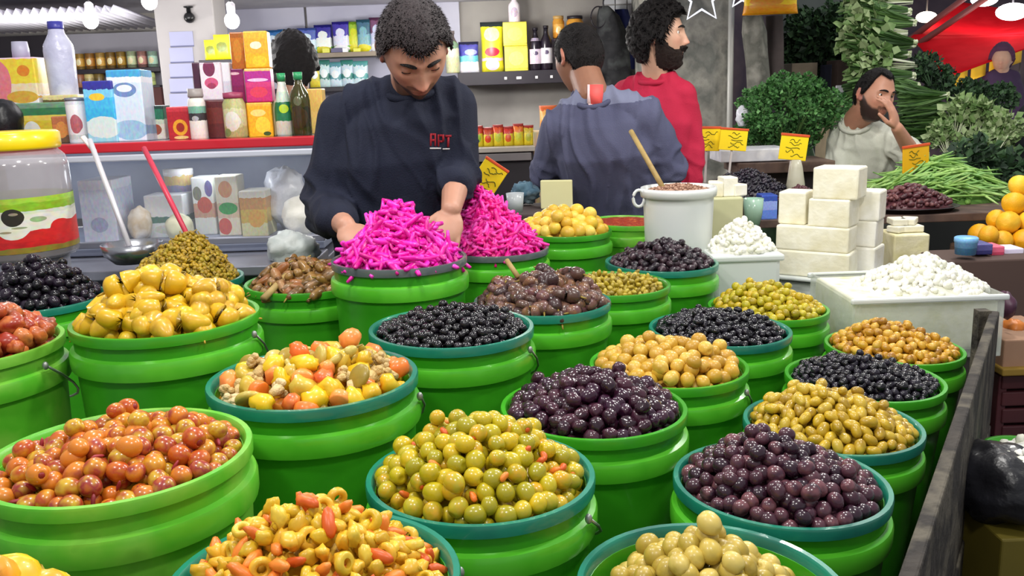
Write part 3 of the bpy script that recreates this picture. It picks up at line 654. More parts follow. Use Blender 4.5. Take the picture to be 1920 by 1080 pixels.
# --- T23 small black olives
S23, B23 = skin('olive_black_small', [(14,12,17),(20,17,25),(10,9,13),(34,29,40)], .24, coat=.22)
ol23 = [olive_mesh('small_black_olive', .0080, .0095, [S23], 0, wr=.10, seed=340+i) for i in range(3)]
mw, R = tub('T23', 'green', 'bright green tub of small black olives, between the amber and the gold ones')
hp = Heap(mw, R, 1590, 666, edge=-.008, pw=1.25)
fill(hp, [('small_black_olive', ol23, 1, None, None, None)], .0150, 'small black olive in the tub between amber and gold olives', 'olive', 'small black olives', B23, 'olive_bed', 'lower layer of the small black olives', sz=.0165, tries=7000)

# --- T24 gold pointed olives
S24, B24 = skin('olive_gold', [(190,156,28),(168,134,26),(206,172,44),(150,116,30),(196,166,54)], .3, coat=.2)
ol24 = [olive_mesh('gold_olive', .0092, .0138, [S24], 0, tip=.12, wr=.05, seed=360+i) for i in range(4)]
mw, R = tub('T24', 'teal', 'green tub with teal rim of gold pointed olives, behind the dusky purple ones', handle=25)
hp = Heap(mw, R, 1520, 722, edge=-.010, pw=1.6)
fill(hp, [('gold_olive', ol24, 1, None, None, None)], .0192, 'long gold-green olive in the teal-rimmed tub behind the dusky purple ones', 'olive', 'gold pointed olives', B24, 'olive_bed', 'lower layer of the gold pointed olives', sz=.0205)
# ------------------------------------------------------------------ people
def sm(a, b, x):
    t = max(0.0, min(1.0, (x-a)/(b-a))); return t*t*(3-2*t)
def gs(x, s): return math.exp(-(x/s)**2)
def head_surface(d, fat=0.0):
    """point of the head's surface in direction d (local: x side, y face, z up; about 0.23 m from chin to crown)"""
    x, y, z = d; a, c = .073, .117; b = .092 if y > 0 else .098
    k = 1/math.sqrt((x/a)**2+(y/b)**2+(z/c)**2); x, y, z = x*k, y*k, z*k
    t = sm(-.005,-.112,z)
    x *= 1-.30*t*(1-fat*.5)
    if y < 0: y *= 1-.42*t
    else: y += .010*t
    x *= 1 - .07*sm(.02,.07,z)*sm(.0,.06,y)
    if y > .060: y = .060+(y-.060)*.80
    f = sm(.02,.055,y); ax = abs(x)
    dy  = .0065*gs(z-.031,.010)*gs(ax-.026,.024)
    dy -= .0125*gs(ax-.031,.015)*gs(z-.012,.0115)
    nz = 0
    if -.045 < z < .035:
        amp = np.interp(z, [-.045,-.036,-.027,-.012,.012,.035], [0,.010,.027,.019,.008,.002]); wd = np.interp(z, [-.04,-.025,.02], [.0125,.0115,.0085]); nz = amp*gs(x,wd)
    dy += nz + .009*gs(ax-.0125,.0065)*gs(z+.029,.008)
    dy += .0065*gs(x,.021)*(gs(z+.0545,.0065)+gs(z+.0675,.0075)) - .0045*gs(x,.022)*gs(z+.061,.003) - .003*gs(x,.02)*gs(z+.079,.006)
    dy += .009*gs(x,.018)*gs(z+.097,.015) + .004*gs(ax-.045,.015)*gs(z+.012,.018)
    return Vector((x, y+f*dy, z))
def dirs(nu, nv):
    for j in range(nv+1):
        th = math.pi*j/nv
        for i in range(nu):
            a = 2*math.pi*i/nu; yield Vector((math.sin(th)*math.sin(a), math.sin(th)*math.cos(a), math.cos(th)))
def grid_faces(nu, nv): return [(j*nu+i, (j+1)*nu+i, (j+1)*nu+(i+1)%nu, j*nu+(i+1)%nu) for j in range(nv) for i in range(nu)]
def hairline(p, kind):
    phi = math.degrees(math.atan2(abs(p.x), p.y))
    if kind == 'short': tab = ([0,18,38,55,70,84,96,112,130,180],[.056,.060,.068,.056,.024,-.004,.004,-.012,-.055,-.062])
    elif kind == 'full': tab = ([0,20,40,55,70,84,96,112,130,180],[.064,.062,.062,.045,.012,-.020,-.004,-.020,-.070,-.078])
    else: tab = ([0,20,40,55,70,84,96,112,130,180],[.078,.086,.094,.075,.030,.0,.004,-.012,-.05,-.06])
    return p.z - np.interp(phi, *tab)
def beardline(p):
    phi = math.degrees(math.atan2(abs(p.x), p.y)); top = np.interp(phi, [0,10,22,40,60,78,90,180],[-.076,-.072,-.046,-.046,-.032,-.004,.010,-.2])
    m = top - p.z
    if -.052 < p.z < -.036 and phi < 24: m = .004
    if abs(p.x) < .019 and -.073 < p.z < -.050: m = -.004
    if p.z < -.108: m = min(m, .004)
    return m if p.y > -.012 else -.01
def shell(name, maskf, thick, mat, parent, mw, nu=110, nv=80, amp=.55, fr=85, fat=0, fall=.010, tufts=None):
    V = []
    for d in dirs(nu, nv):
        p = head_surface(d, fat); m = maskf(p); k = sm(-.001, fall, m)
        m += .004*noise.noise(p*160) + .003*noise.noise(p*60)
        n = p.normalized(); nn = noise.noise(p*fr)*.6 + noise.noise(Vector((p.x*fr*2.4, p.y*fr*2.4, p.z*fr*.9)))*.5
        off = k*thick*(1+amp*nn) + (k-1)*.012 + k*.0025
        V.append(mw @ (p + n*off))
    g = G(); g.put(V, grid_faces(nu, nv))
    if tufts:       # short locks standing off the shell
        r = random.Random(int(thick*1e5)); n_, L, wd, up_, fwd = tufts; k = 0
        while k < n_:
            d = Vector((r.gauss(0,1), r.gauss(0,1), r.gauss(0,1))).normalized(); p = head_surface(d, fat)
            if maskf(p) < .001: continue
            k += 1; n = p.normalized(); side_ = Vector((p.x*6, 0, -1.0 if p.z < .06 else -.15)); cb = side_ + Vector((r.gauss(0,.35), fwd+r.gauss(0,.35), r.gauss(0,.35))); cb = (cb - n*cb.dot(n)).normalized()
            dr = (n*up_+cb).normalized(); l = L*(.6+.8*r.random()); q = p + n*thick*.75; w_ = dr.cross(n).normalized()*wd; e = q + dr*l + n*l*.05
            g.put([mw @ (q-w_), mw @ (q+w_), mw @ (q+n*wd*1.6), mw @ (q.lerp(e,.6)+n*wd*.8-w_*.5), mw @ (q.lerp(e,.6)+n*wd*.8+w_*.5), mw @ e], [(0,1,4,3),(1,2,4),(2,0,3),(2,3,4),(3,4,5)])
    return g.build(name, mat, parent)
def cap(g, p0, r0, p1, r1, n=14, fl=None):
    """tapered capsule"""
    p0, p1 = Vector(p0), Vector(p1); ax = (p1-p0); L = ax.length; q = Vector((0,0,1)).rotation_difference(ax.normalized()) if L > 1e-6 else Matrix.Identity(3).to_quaternion()
    prof = [(r0*math.sin(a), -r0*math.cos(a)) for a in np.linspace(.02, math.pi/2, 5)] + [(r1*math.cos(a), L+r1*math.sin(a)) for a in np.linspace(0, math.pi/2-.02, 5)]
    V = []; F = []
    for (r, z) in prof:
        for i in range(n): a = 2*math.pi*i/n; V.append(p0 + q @ Vector((r*math.cos(a), r*math.sin(a)*(fl or 1), z)))
    m = len(prof)
    for j in range(m-1):
        for i in range(n): F.append((j*n+i, j*n+(i+1)%n, (j+1)*n+(i+1)%n, (j+1)*n+i))
    F.append(tuple(range(n))[::-1]); F.append(tuple((m-1)*n+i for i in range(n))); g.put(V, F)
def loft(g, rings, n=28):
    """rings: (centre, half-width vector, half-depth vector)"""
    V = []; F = []
    for c, a, b in rings:
        for i in range(n):
            t = 2*math.pi*i/n; ca, sa = math.cos(t), math.sin(t); V.append(Vector(c) + Vector(a)*math.copysign(abs(ca)**.85, ca) + Vector(b)*math.copysign(abs(sa)**.85, sa))
    m = len(rings)
    for j in range(m-1):
        for i in range(n): F.append((j*n+i, j*n+(i+1)%n, (j+1)*n+(i+1)%n, (j+1)*n+i))
    F.append(tuple(range(n))[::-1]); F.append(tuple((m-1)*n+i for i in range(n))); g.put(V, F)
def remesh(g, name, vox, smooth=4, fac=.5):
    me = mesh('tmp', g.V, g.F, [], True); o = bpy.data.objects.new('tmp', me); COL.objects.link(o)
    r = o.modifiers.new('r', 'REMESH'); r.mode = 'VOXEL'; r.voxel_size = vox; r.use_smooth_shade = True
    if smooth: s = o.modifiers.new('s', 'SMOOTH'); s.iterations = smooth; s.factor = fac
    dg = bpy.context.evaluated_depsgraph_get(); out = bpy.data.meshes.new_from_object(o.evaluated_get(dg)); out.name = name
    bpy.data.objects.remove(o); bpy.data.meshes.remove(me)
    out.polygons.foreach_set('use_smooth', [True]*len(out.polygons)); return out
def hand(g, wrist, fwd, back, side, curl=.5, s=1.0):
    """palm, four unequal curled fingers and a thumb leaving the palm's side; fwd along the fingers, back out of the back of the hand, side towards the thumb"""
    fwd, back = Vector(fwd).normalized(), Vector(back); back = (back - fwd*back.dot(fwd)).normalized(); side = Vector(side); side = (side - fwd*side.dot(fwd) - back*side.dot(back)).normalized()
    wrist = Vector(wrist); pc = wrist + fwd*.050*s
    q = Matrix((side, fwd, back)).transposed().to_4x4()
    g.ball(pc, (.040*s,.054*s,.017*s), 16, 10, rot=q)
    for i, (x, L) in enumerate([(.029,.072),(.0095,.080),(-.0105,.074),(-.030,.058)]):
        p = wrist + side*x*s + fwd*.090*s; a = 0; r = (.0088-.0006*i)*s
        p0 = p - fwd*.03*s
        for kf, rr in ((.45,1.0),(.30,.92),(.25,.82)):
            a += curl*(.75 if kf == .45 else 1.0); dv = fwd*math.cos(a) - back*math.sin(a) + side*x*1.2; p1 = p + dv.normalized()*L*kf*s*1.1
            cap(g, p, r*rr, p1, r*rr*.9, 10); p = p1
        cap(g, p0, r*1.05, wrist + side*x*s + fwd*.090*s, r, 10)
    b = wrist + side*.026*s + fwd*.022*s - back*.006*s; d1 = (side*.85+fwd*.75-back*.25).normalized(); d2 = (side*.25+fwd*1.0-back*(.2+.5*curl)).normalized()
    m = b + d1*.042*s; cap(g, b, .0135*s, m, .0108*s, 10); e = m + d2*.032*s; cap(g, m, .0105*s, e, .0088*s, 10); cap(g, e, .0088*s, e+(d2-back*.3*curl)*.020*s, .0075*s, 10)

def skinmat(name, c, stub=(84,62,54)):
    m, g, b = newmat(name); b.inputs['Roughness'].default_value = .48; b.inputs['Subsurface Weight'].default_value = .08; b.inputs['Subsurface Radius'].default_value = (1,.35,.2); b.inputs['Subsurface Scale'].default_value = .006
    a = g.add('ShaderNodeAttribute', attribute_name='mark'); sx = g.add('ShaderNodeSeparateColor'); g.link(a.outputs['Color'], sx.inputs[0])
    n = g.add('ShaderNodeTexNoise'); n.inputs['Scale'].default_value = 30; tc = g.add('ShaderNodeTexCoord'); g.link(tc.outputs['Object'], n.inputs['Vector'])
    cur = g.add('ShaderNodeMix', data_type='RGBA'); g.link(n.outputs['Fac'], cur.inputs[0]); cur.inputs[6].default_value = lin(c); cur.inputs[7].default_value = lin(tuple(int(v*.90) for v in c))
    out = cur.outputs[2]
    for ch, col in (('Red',(150,72,66)),('Green',stub),('Blue',(206,124,104))):
        mx = g.add('ShaderNodeMix', data_type='RGBA'); g.link(sx.outputs[ch], mx.inputs[0]); g.link(out, mx.inputs[6]); mx.inputs[7].default_value = lin(col); out = mx.outputs[2]
    g.link(out, b.inputs['Base Color']); return m
EYE = M('eye_white', (224,218,210), .2, coat=.5); IRIS = M('iris_dark', (36,24,18), .1)
SHOE = M('shoe_black', (28,26,26), .5); JEANS = M('trousers_dark', (38,42,54), .8, [(30,34,44),(46,50,62)], bump=.2, bscale=200)
def cloth(name, c, c2, rough=.85): return M(name, c, rough, [c2], scale=4, bump=.25, bscale=260)
HAIRB = M('hair_black', (20,17,18), .5, [(32,28,28)], scale=90, bump=.8, bscale=420, spec=.35)
HAIRG = M('hair_dark_grey', (52,46,48), .5, [(70,62,64),(40,36,38)], scale=120, bump=.8, bscale=420, spec=.35)
BEARD = M('beard_dark', (36,27,24), .6, [(50,38,33)], scale=150, bump=.8, bscale=500, spec=.3)

def person(label, skin, hair, hairmat, hc, hf, hup, hs, neck, chest, waist, pelvis, shL, elL, wrL, shR, elR, wrR, top, topname, handL=None, handR=None, sleeveL=1.0, sleeveR=1.0,
           beard=None, eyes=False, vox=.0042, tw=(.185,.125), fold=.008, stub=0.0, feet=None, neckline=(0,0,0), armr=1.0, hairthick=.014, seed=1, brow=True, collar=None, lean=None):
    hf = Vector(hf).normalized(); hup = Vector(hup); hup = (hup - hf*hup.dot(hf)).normalized(); hx = hf.cross(hup)
    mw = Matrix.Translation(hc) @ Matrix((hx, hf, hup)).transposed().to_4x4() @ Matrix.Scale(hs,4)
    g = G(); big = vox < .008
    nu, nv = (120, 90) if big else (48, 36)
    g.put([mw @ head_surface(d) for d in dirs(nu, nv)], grid_faces(nu, nv))
    for s in (-1,1):    # ears: rim, lobe, tragus
        q = (mw.to_3x3().normalized() @ (Matrix.Rotation(s*.35,3,'Z') @ Matrix.Rotation(-.2,3,'X'))).to_4x4()
        g.ball(mw @ Vector((s*.0765,-.010,.002)), (.0065*hs,.017*hs,.030*hs), 12, 10, rot=q); g.ball(mw @ Vector((s*.083,-.019,.008)), (.0075*hs,.0065*hs,.023*hs), 10, 8, rot=q)
        g.ball(mw @ Vector((s*.076,-.001,-.022)), (.006*hs,.009*hs,.010*hs), 10, 8, rot=q)
    cap(g, mw @ Vector((0,-.020,-.045)), .056*hs, Vector(neck), .062, 20)
    side = (Vector(shR)-Vector(shL)).normalized(); up = (Vector(neck)-Vector(pelvis)).normalized(); dep = up.cross(side).normalized()
    def torso(gg, k, grow):
        w, d = tw; loft(gg, [(Vector(pelvis)-up*.06, side*w*.90*k, dep*d*.92*k), (pelvis, side*w*.96*k, dep*d*k), (waist, side*w*.92*k, dep*d*.96*k), (chest, side*w*1.02*k, dep*d*1.05*k),
                 (Vector(chest).lerp(Vector(neck),.55), side*w*.88*k, dep*d*.86*k), (Vector(chest).lerp(Vector(neck),.86), side*w*.52*k, dep*d*.58*k)])
        for sh in (shL, shR): cap(gg, Vector(neck).lerp(Vector(sh),.12)-up*.012, .062*k, Vector(neck).lerp(Vector(sh),.8)+up*.008*(k>.9), .058*k*armr, 16)
        for sh in (shL, shR): cap(gg, Vector(neck).lerp(Vector(sh),.25)-up*.045, .056*k, Vector(sh)-up*.012, .064*k*armr, 16)
    torso(g, .72, 0)
    for sh, el, wr in ((shL,elL,wrL),(shR,elR,wrR)):
        cap(g, Vector(sh)-up*.012, .040, el, .038*armr, 14); cap(g, el, .038*armr, wr, .027, 14)
    if not eyes:      # lowered lids
        for sx_ in (-1,1): g.ball(mw @ Vector((sx_*.031,.0665,.011)), .0125*hs, 14, 10)
    for hnd in (handL, handR):
        if hnd: hand(g, *hnd)
    if feet:
        for hip, kn, ft in feet: cap(g, hip, .075, kn, .052, 12); cap(g, kn, .052, ft, .036, 12)
    me = remesh(g, 'person', vox, 2 if big else 3, .4)
    # lips, stubble and the flush of nose and ears, by place on the head
    inv = mw.inverted(); ca = me.color_attributes.new('mark', 'FLOAT_COLOR', 'POINT'); buf = np.zeros((len(me.vertices),4), dtype=np.float32)
    for i, v in enumerate(me.vertices):
        p = inv @ v.co
        if p.length < .16:
            if p.y > .05:
                buf[i,0] = .75*gs(p.x,.021)*max(gs(p.z+.0545,.0055),gs(p.z+.067,.0065))
                buf[i,2] = .45*gs(p.x,.018)*gs(p.z+.028,.016) + .25*gs(abs(p.x)-.045,.02)*gs(p.z+.02,.02)
            if abs(p.x) > .074 and p.z > -.03 and abs(p.y) < .04: buf[i,2] = .5
            if stub: buf[i,1] = stub*max(sm(-.006,.010,beardline(p)), .7*sm(-.004,.006,hairline(p,hair)) )
    ca.data.foreach_set('color', buf.ravel()); me.materials.append(skin)
    root = link('person', me); tag(root, label, 'person')
    shell('hair', lambda p: hairline(p, hair), hairthick, hairmat, root, mw, *( (150,110) if big else (60,44)), amp=.25 if hairthick < .015 else .5, tufts=((7000 if hairthick < .015 else 4200, .004+hairthick*.75, .0011+hairthick*.03, .35, .12 if hairthick < .015 else .4) if big else None))
    if beard: shell('beard', beardline, beard, BEARD, root, mw, *((150,110) if big else (60,44)), amp=.3, fr=110, fall=.006, tufts=(2200, .011, .0013, .25, .2))
    if brow and big:
        for s in (-1,1):
            pts = []
            for i in range(7):
                t = i/6; x = .012+.038*t; z = .030+.008*math.sin(t*2.4)-.004*t; y = head_surface(Vector((x,.085,z)).normalized()).y
                pp = head_surface(Vector((x, y, z)).normalized()); pts.append(mw @ (Vector((s*pp.x,pp.y+.0015,pp.z))))
            G().tube(pts, [.002*hs,.0042*hs,.0045*hs,.0042*hs,.0036*hs,.003*hs,.0014*hs], 8).build('eyebrow', hairmat if hairmat is not HAIRG else HAIRB, root)
    if big and not eyes:
        for s in (-1,1):
            pts = [mw @ Vector((s*(.031+.0135*math.sin(a)*1.0), .0665+.0125*math.cos(a)*math.cos(.38), .011-.0125*math.sin(.38)-.0015*math.sin(a)**2)) for a in np.linspace(-1.2,1.2,9)]
            G().tube(pts, .0011*hs, 6).build('eyelash', BEARD, root)
    if eyes:
        for s in (-1,1):
            c = mw @ Vector((s*.031,.0612,.012)); e = G(); e.ball(c, .0108*hs, 14, 10); e.ball(c + hf*.0066*hs, .0058*hs, 10, 8, mi=1); e.build('eye', [EYE,IRIS], root)
    # the garment
    g = G(); torso(g, 1.0, 0)
    for sh, el, wr, sl in ((shL,elL,wrL,sleeveL),(shR,elR,wrR,sleeveR)):
        cap(g, sh, .070*armr, el, .060*armr, 16)
        if sl > 0: e = Vector(el).lerp(Vector(wr), sl); cap(g, el, .060*armr, e, (.047 if sl > .5 else .054)*armr, 16)
    me = remesh(g, topname, max(.006, vox*1.4), 8 if big else 3)
    if fold:
        me.update(); co = np.zeros(len(me.vertices)*3, dtype=np.float32); me.vertices.foreach_get('co', co); co = co.reshape(-1,3)
        no = np.array([v.normal[:] for v in me.vertices]); sd = Vector((seed*3.1, seed*1.7, 0)); elbows = [Vector(elL), Vector(elR), Vector(shL)-up*.1, Vector(shR)-up*.1, Vector(waist)]
        for i in range(len(co)):
            p = Vector(co[i]); wt = .45 + sum(.8*gs((p-e).length, .10) for e in elbows)
            ps, pu = p.dot(side), p.dot(up); w2 = .05*noise.noise(Vector((ps*5,pu*5,sd.x)))
            n1 = noise.noise(Vector(((ps+w2)*15+sd.x, p.y*4, pu*2.6+sd.y))); n2 = noise.noise(Vector((ps*7+sd.y, p.y*9, (pu+.5*ps+w2)*15)))
            arm = min(1, sum(gs((p-e).length, .13) for e in elbows[:2]))
            co[i] += no[i]*max(-.007, fold*((1-arm)*(1.2*(1-2*abs(n1)*1.6)-.6)*.9 + arm*(1.5*(1-2*abs(n2)*1.5)-.7) + .3*wt*n2))
        me.vertices.foreach_set('co', co.ravel()); me.update()
    me.materials.append(top); link(topname, me, root)
    if collar:
        n0 = Vector(neck) + up*.004; pts = []
        fw = dep if dep.dot(Vector((0,-1,0))) > 0 else -dep
        for i in range(25):
            a = 2*math.pi*i/24; pts.append(n0 + side*.074*math.cos(a) + fw*(.070*math.sin(a)+.006) - up*(.022*math.sin(a)+.012))
        G().tube(pts, .011, 8, cap=False).build('collar', collar, root)
    if feet:
        g = G()
        cap(g, pelvis, .13, Vector(pelvis)-Vector((0,0,.06)), .14, 16)
        for hip, kn, ft in feet: cap(g, hip, .10, kn, .075, 14); cap(g, kn, .075, Vector(ft)+Vector((0,0,.06)), .062, 14)
        m2 = remesh(g, 'trousers', .014, 3); m2.materials.append(JEANS); link('trousers', m2, root)
        for hip, kn, ft in feet:
            s = G(); fwd = Vector((hf.x,hf.y,0)).normalized(); s.ball(Vector((ft[0],ft[1],.045))+fwd*.05, (.045,.045,.044), 14, 8); s.ball(Vector((ft[0],ft[1],.035))+fwd*.13, (.046,.07,.034), 14, 8, rot=Matrix.Rotation(math.atan2(-fwd.x,fwd.y),4,'Z')); s.build('shoe', SHOE, root)
    return root, mw, side, up, dep
def legs(pel, yaw=0, knee=0.03):
    p = Vector(pel); sx = Vector((math.cos(yaw), math.sin(yaw), 0))*.09
    return [(p+s*sx, Vector((p.x+s*sx.x, p.y+s*sx.y-knee, .48)), Vector((p.x+s*sx.x, p.y+s*sx.y, .05))) for s in (-1,1)]

SK1 = skinmat('skin_olive', (198,146,122)); SK2 = skinmat('skin_tan', (150,104,80)); SK3 = skinmat('skin_warm', (208,164,138)); SK4 = skinmat('skin_ruddy', (196,142,116), (58,42,38))
NAVY = cloth('sweatshirt_navy', (16,21,40), (22,28,50)); SLATE = cloth('training_top_slate', (66,68,94), (84,86,112)); REDC = cloth('sweater_red', (176,24,58), (190,34,70)); SHIRT = cloth('shirt_beige_grey', (194,198,184), (206,208,194)); BLK = cloth('jacket_black', (20,20,26), (30,30,38))

# the man in navy bends over the pink heaps, both hands in them
pel = aty(738,560,2.66)
rt, mw1, sd, up, dp = person('man in navy sweatshirt bending his head over the pink turnip heaps', SK1, 'short', HAIRG, aty(777,92,2.40), (.22,-.64,-.74), (.12,-.76,.64), 1.10,
    aty(776,158,2.57), aty(742,290,2.59), aty(738,430,2.63), pel, aty(644,222,2.60), aty(612,392,2.56), aty(648,424,2.30), aty(846,200,2.60), aty(858,326,2.55), aty(846,392,2.36),
    NAVY, 'sweatshirt', handL=(aty(648,424,2.30), (.45,-.75,-.35), (-.1,-.4,.9), (.9,.3,0), .45), handR=(aty(846,392,2.36), (-.15,-.55,-.8), (.2,-.7,.5), (-.9,-.1,.2), .4),
    sleeveL=.72, sleeveR=.30, vox=.0036, tw=(.195,.13), fold=.016, stub=1.0, feet=legs(pel), armr=1.16, hairthick=.013, seed=2, collar=NAVY)
# red letters over a thin white line, stitched on the chest
LOGO = M('stitch_red', (150,20,36), .8); LOGW = M('stitch_white', (200,196,196), .6)
def on_surface(o, px, py):
    d = ray(px,py).normalized(); best = (None, None); bl = 1e9
    for q in (o if isinstance(o, (list,tuple)) else [o]):
        ok, loc, n, i = q.ray_cast(Vector((0,0,CAMH)), d)
        if ok and (loc-Vector((0,0,CAMH))).length < bl: best = (loc, n); bl = (loc-Vector((0,0,CAMH))).length
    return best
swt = [c for c in rt.children if c.name.startswith('sweatshirt')][0]
def stitched(name, quads, mat, par, lift=.003):
    g = G()
    for (x0,y0,x1,y1) in quads:
        V = []; nx, ny = 3, 3
        for j in range(ny):
            for i in range(nx):
                loc, n = on_surface(swt, x0+(x1-x0)*i/(nx-1), y0+(y1-y0)*j/(ny-1))
                if loc is None: break
                V.append(loc + n*lift)
        if len(V) == 9: g.put(V, [(a,a+1,a+nx+1,a+nx) for a in (0,1,3,4)])
    if g.V:
        o = g.build(name, mat, par); md = o.modifiers.new('t','SOLIDIFY'); md.thickness = .001; return o
stitched('chest_lettering', [(806,250,809,274),(809,250,814,254),(814,250,817,274),(809,261,814,265),(820,252,823,275),(823,252,829,256),(829,252,832,266),(823,263,829,267),(834,253,846,257),(838,257,842,276)], LOGO, rt, .0012)
stitched('chest_underline', [(806,277,826,279.5),(829,278,843,280.5)], LOGW, rt, .0012)

# the man in slate blue turns his back, leaning over the counter
pel = aty(1150,470,3.66)
rt, _, sd, up, dp = person('man in slate-blue training top seen from behind with a coral tab at his collar', SK2, 'full', HAIRB, aty(1084,110,3.60), (-.55,.78,-.30), (-.10,.26,.96), 1.08,
    aty(1110,176,3.50), aty(1136,280,3.52), aty(1148,380,3.60), pel, aty(1052,240,3.52), aty(1026,322,3.66), aty(1062,352,3.86), aty(1206,222,3.50), aty(1254,318,3.52), aty(1236,352,3.74),
    SLATE, 'training_top', handL=(aty(1062,352,3.86), (.5,.8,-.3), (0,.3,.9), (.6,-.6,0), .5), handR=(aty(1236,352,3.74), (-.4,.85,-.3), (0,.3,.9), (-.6,-.6,0), .5),
    sleeveL=.9, sleeveR=.9, vox=.005, tw=(.200,.130), fold=.014, feet=legs(pel, 0, -.03), armr=1.25, hairthick=.008, seed=5, collar=SLATE)
swt = [c for c in rt.children if c.name.startswith('training_top')][0]
CORAL = M('tab_coral', (226,88,84), .6); CORW = M('tab_edge', (226,196,196), .6); YOKE = M('yoke_grey', (112,116,140), .85, bump=.2, bscale=260)
yz = aty(1150,196,3.42).z; swt.data.materials.append(YOKE)
for p in swt.data.polygons:
    if p.center.z > yz + .10*(p.center.x-.35)*(p.center.x-.35)*4 and p.center.x < aty(1222,200,3.45).x: p.material_index = 1
swt_ = swt; swt = [swt_, rt]+[c for c in rt.children if c.name.startswith('collar')]
stitched('collar_tab', [(1106,160,1129,195)], CORAL, rt, .006); stitched('tab_edge', [(1102,160,1106,195),(1104,195,1131,199)], CORW, rt, .006)

# the bearded man in red looks off to the side
pel = aty(1235,440,3.92)
person('bearded man in crimson sweater turning his face in profile by the concrete wall', SK3, 'full', HAIRB, aty(1238,70,3.88), (.97,-.24,.02), (0,0,1), 1.10,
    aty(1232,142,3.92), aty(1235,230,3.92), aty(1235,330,3.92), pel, aty(1176,178,3.98), aty(1160,280,4.02), aty(1164,370,3.98), aty(1278,176,3.86), aty(1296,270,3.86), aty(1300,350,3.80),
    REDC, 'sweater', handL=(aty(1164,370,3.98), (.1,-.2,-1), (-.9,0,0), (0,-1,0), .4), handR=(aty(1300,350,3.80), (0,-.3,-1), (.9,0,0), (0,-1,0), .4),
    sleeveL=.92, sleeveR=.92, beard=.012, eyes=True, vox=.005, tw=(.165,.125), fold=.008, feet=legs(pel), armr=.95, hairthick=.026, seed=7, collar=REDC)

# the man in the pale shirt, chin on his hand among the greens
pel = aty(1618,430,4.62)
c4 = aty(1640,180,4.34)
person('man in pale grey shirt resting his face on his hand among the greens', SK4, 'receding', HAIRB, c4, (.34,-.92,-.16), (.16,.0,1), 1.04,
    aty(1606,226,4.46), aty(1618,300,4.54), aty(1620,360,4.60), pel, aty(1580,250,4.56), aty(1572,326,4.46), aty(1612,372,4.30), aty(1652,256,4.44), aty(1712,290,4.26), aty(1682,240,4.16),
    SHIRT, 'shirt', handL=(aty(1612,372,4.30), (.7,-.6,-.2), (0,0,1), (0,-1,0), .5), handR=(aty(1682,240,4.16), (-.34,-.02,.94), (.75,-.65,.2), (-.5,-.7,.2), .32, 1.0),
    sleeveL=.9, sleeveR=.0, stub=1.0, collar=SHIRT, eyes=True, vox=.005, tw=(.185,.135), fold=.012, feet=legs(pel), armr=1.05, hairthick=.007, seed=9)

# the head behind the bottles, seen from the back
pel = aty(552,420,3.86)
person('dark-haired person with back turned behind the bottles on the red-topped counter', SK2, 'full', HAIRB, aty(550,126,3.80), (-.1,.97,-.15), (0,.1,1), 1.06,
    aty(552,192,3.74), aty(552,260,3.80), aty(552,330,3.84), pel, aty(512,216,3.78), aty(500,300,3.80), aty(520,380,3.90), aty(594,216,3.78), aty(604,300,3.80), aty(590,380,3.90),
    BLK, 'jacket', handL=(aty(520,380,3.90), (.2,.9,-.3), (0,.3,.9), (.6,-.6,0), .5), handR=(aty(590,380,3.90), (-.2,.9,-.3), (0,.3,.9), (-.6,-.6,0), .5), vox=.008, tw=(.17,.12), fold=0, feet=legs(pel), hairthick=.022)
# passers-by at the right edge
pel = aty(1968,400,5.0)
person('person in black jacket cut by the right edge beside the greens', SK4, 'full', HAIRB, aty(1972,150,5.0), (-.3,-.9,0), (0,0,1), 1.05,
    aty(1968,200,5.0), aty(1966,270,5.0), aty(1966,340,5.0), pel, aty(1934,216,5.0), aty(1930,290,4.98), aty(1938,350,4.9), aty(2004,216,5.0), aty(2010,290,4.98), aty(2004,350,4.9),
    BLK, 'jacket', handL=(aty(1938,350,4.9), (.2,-.4,-.9), (-.9,0,0), (0,-1,0), .4), handR=(aty(2004,350,4.9), (-.2,-.4,-.9), (.9,0,0), (0,-1,0), .4), vox=.009, tw=(.18,.13), fold=0, feet=legs(pel), hairthick=.02)
PURP = cloth('coat_purple', (58,40,70), (74,52,84)); SCARF = M('scarf_plum', (84,50,78), .9)
pel = aty(1876,250,8.2)
person('person in plum coat walking in the market lane below the red awning', SK3, 'full', SCARF, aty(1878,112,8.2), (-.5,-.85,0), (0,0,1), 1.1,
    aty(1878,136,8.2), aty(1877,176,8.2), aty(1876,214,8.2), pel, aty(1858,146,8.2), aty(1853,186,8.15), aty(1858,226,8.1), aty(1898,146,8.2), aty(1902,186,8.15), aty(1898,226,8.1),
    PURP, 'coat', handL=(aty(1858,226,8.1), (.1,-.3,-.9), (-.9,0,0), (0,-1,0), .4), handR=(aty(1898,226,8.1), (-.1,-.3,-.9), (.9,0,0), (0,-1,0), .4), vox=.012, tw=(.19,.15), fold=0, feet=legs(pel), hairthick=.02)
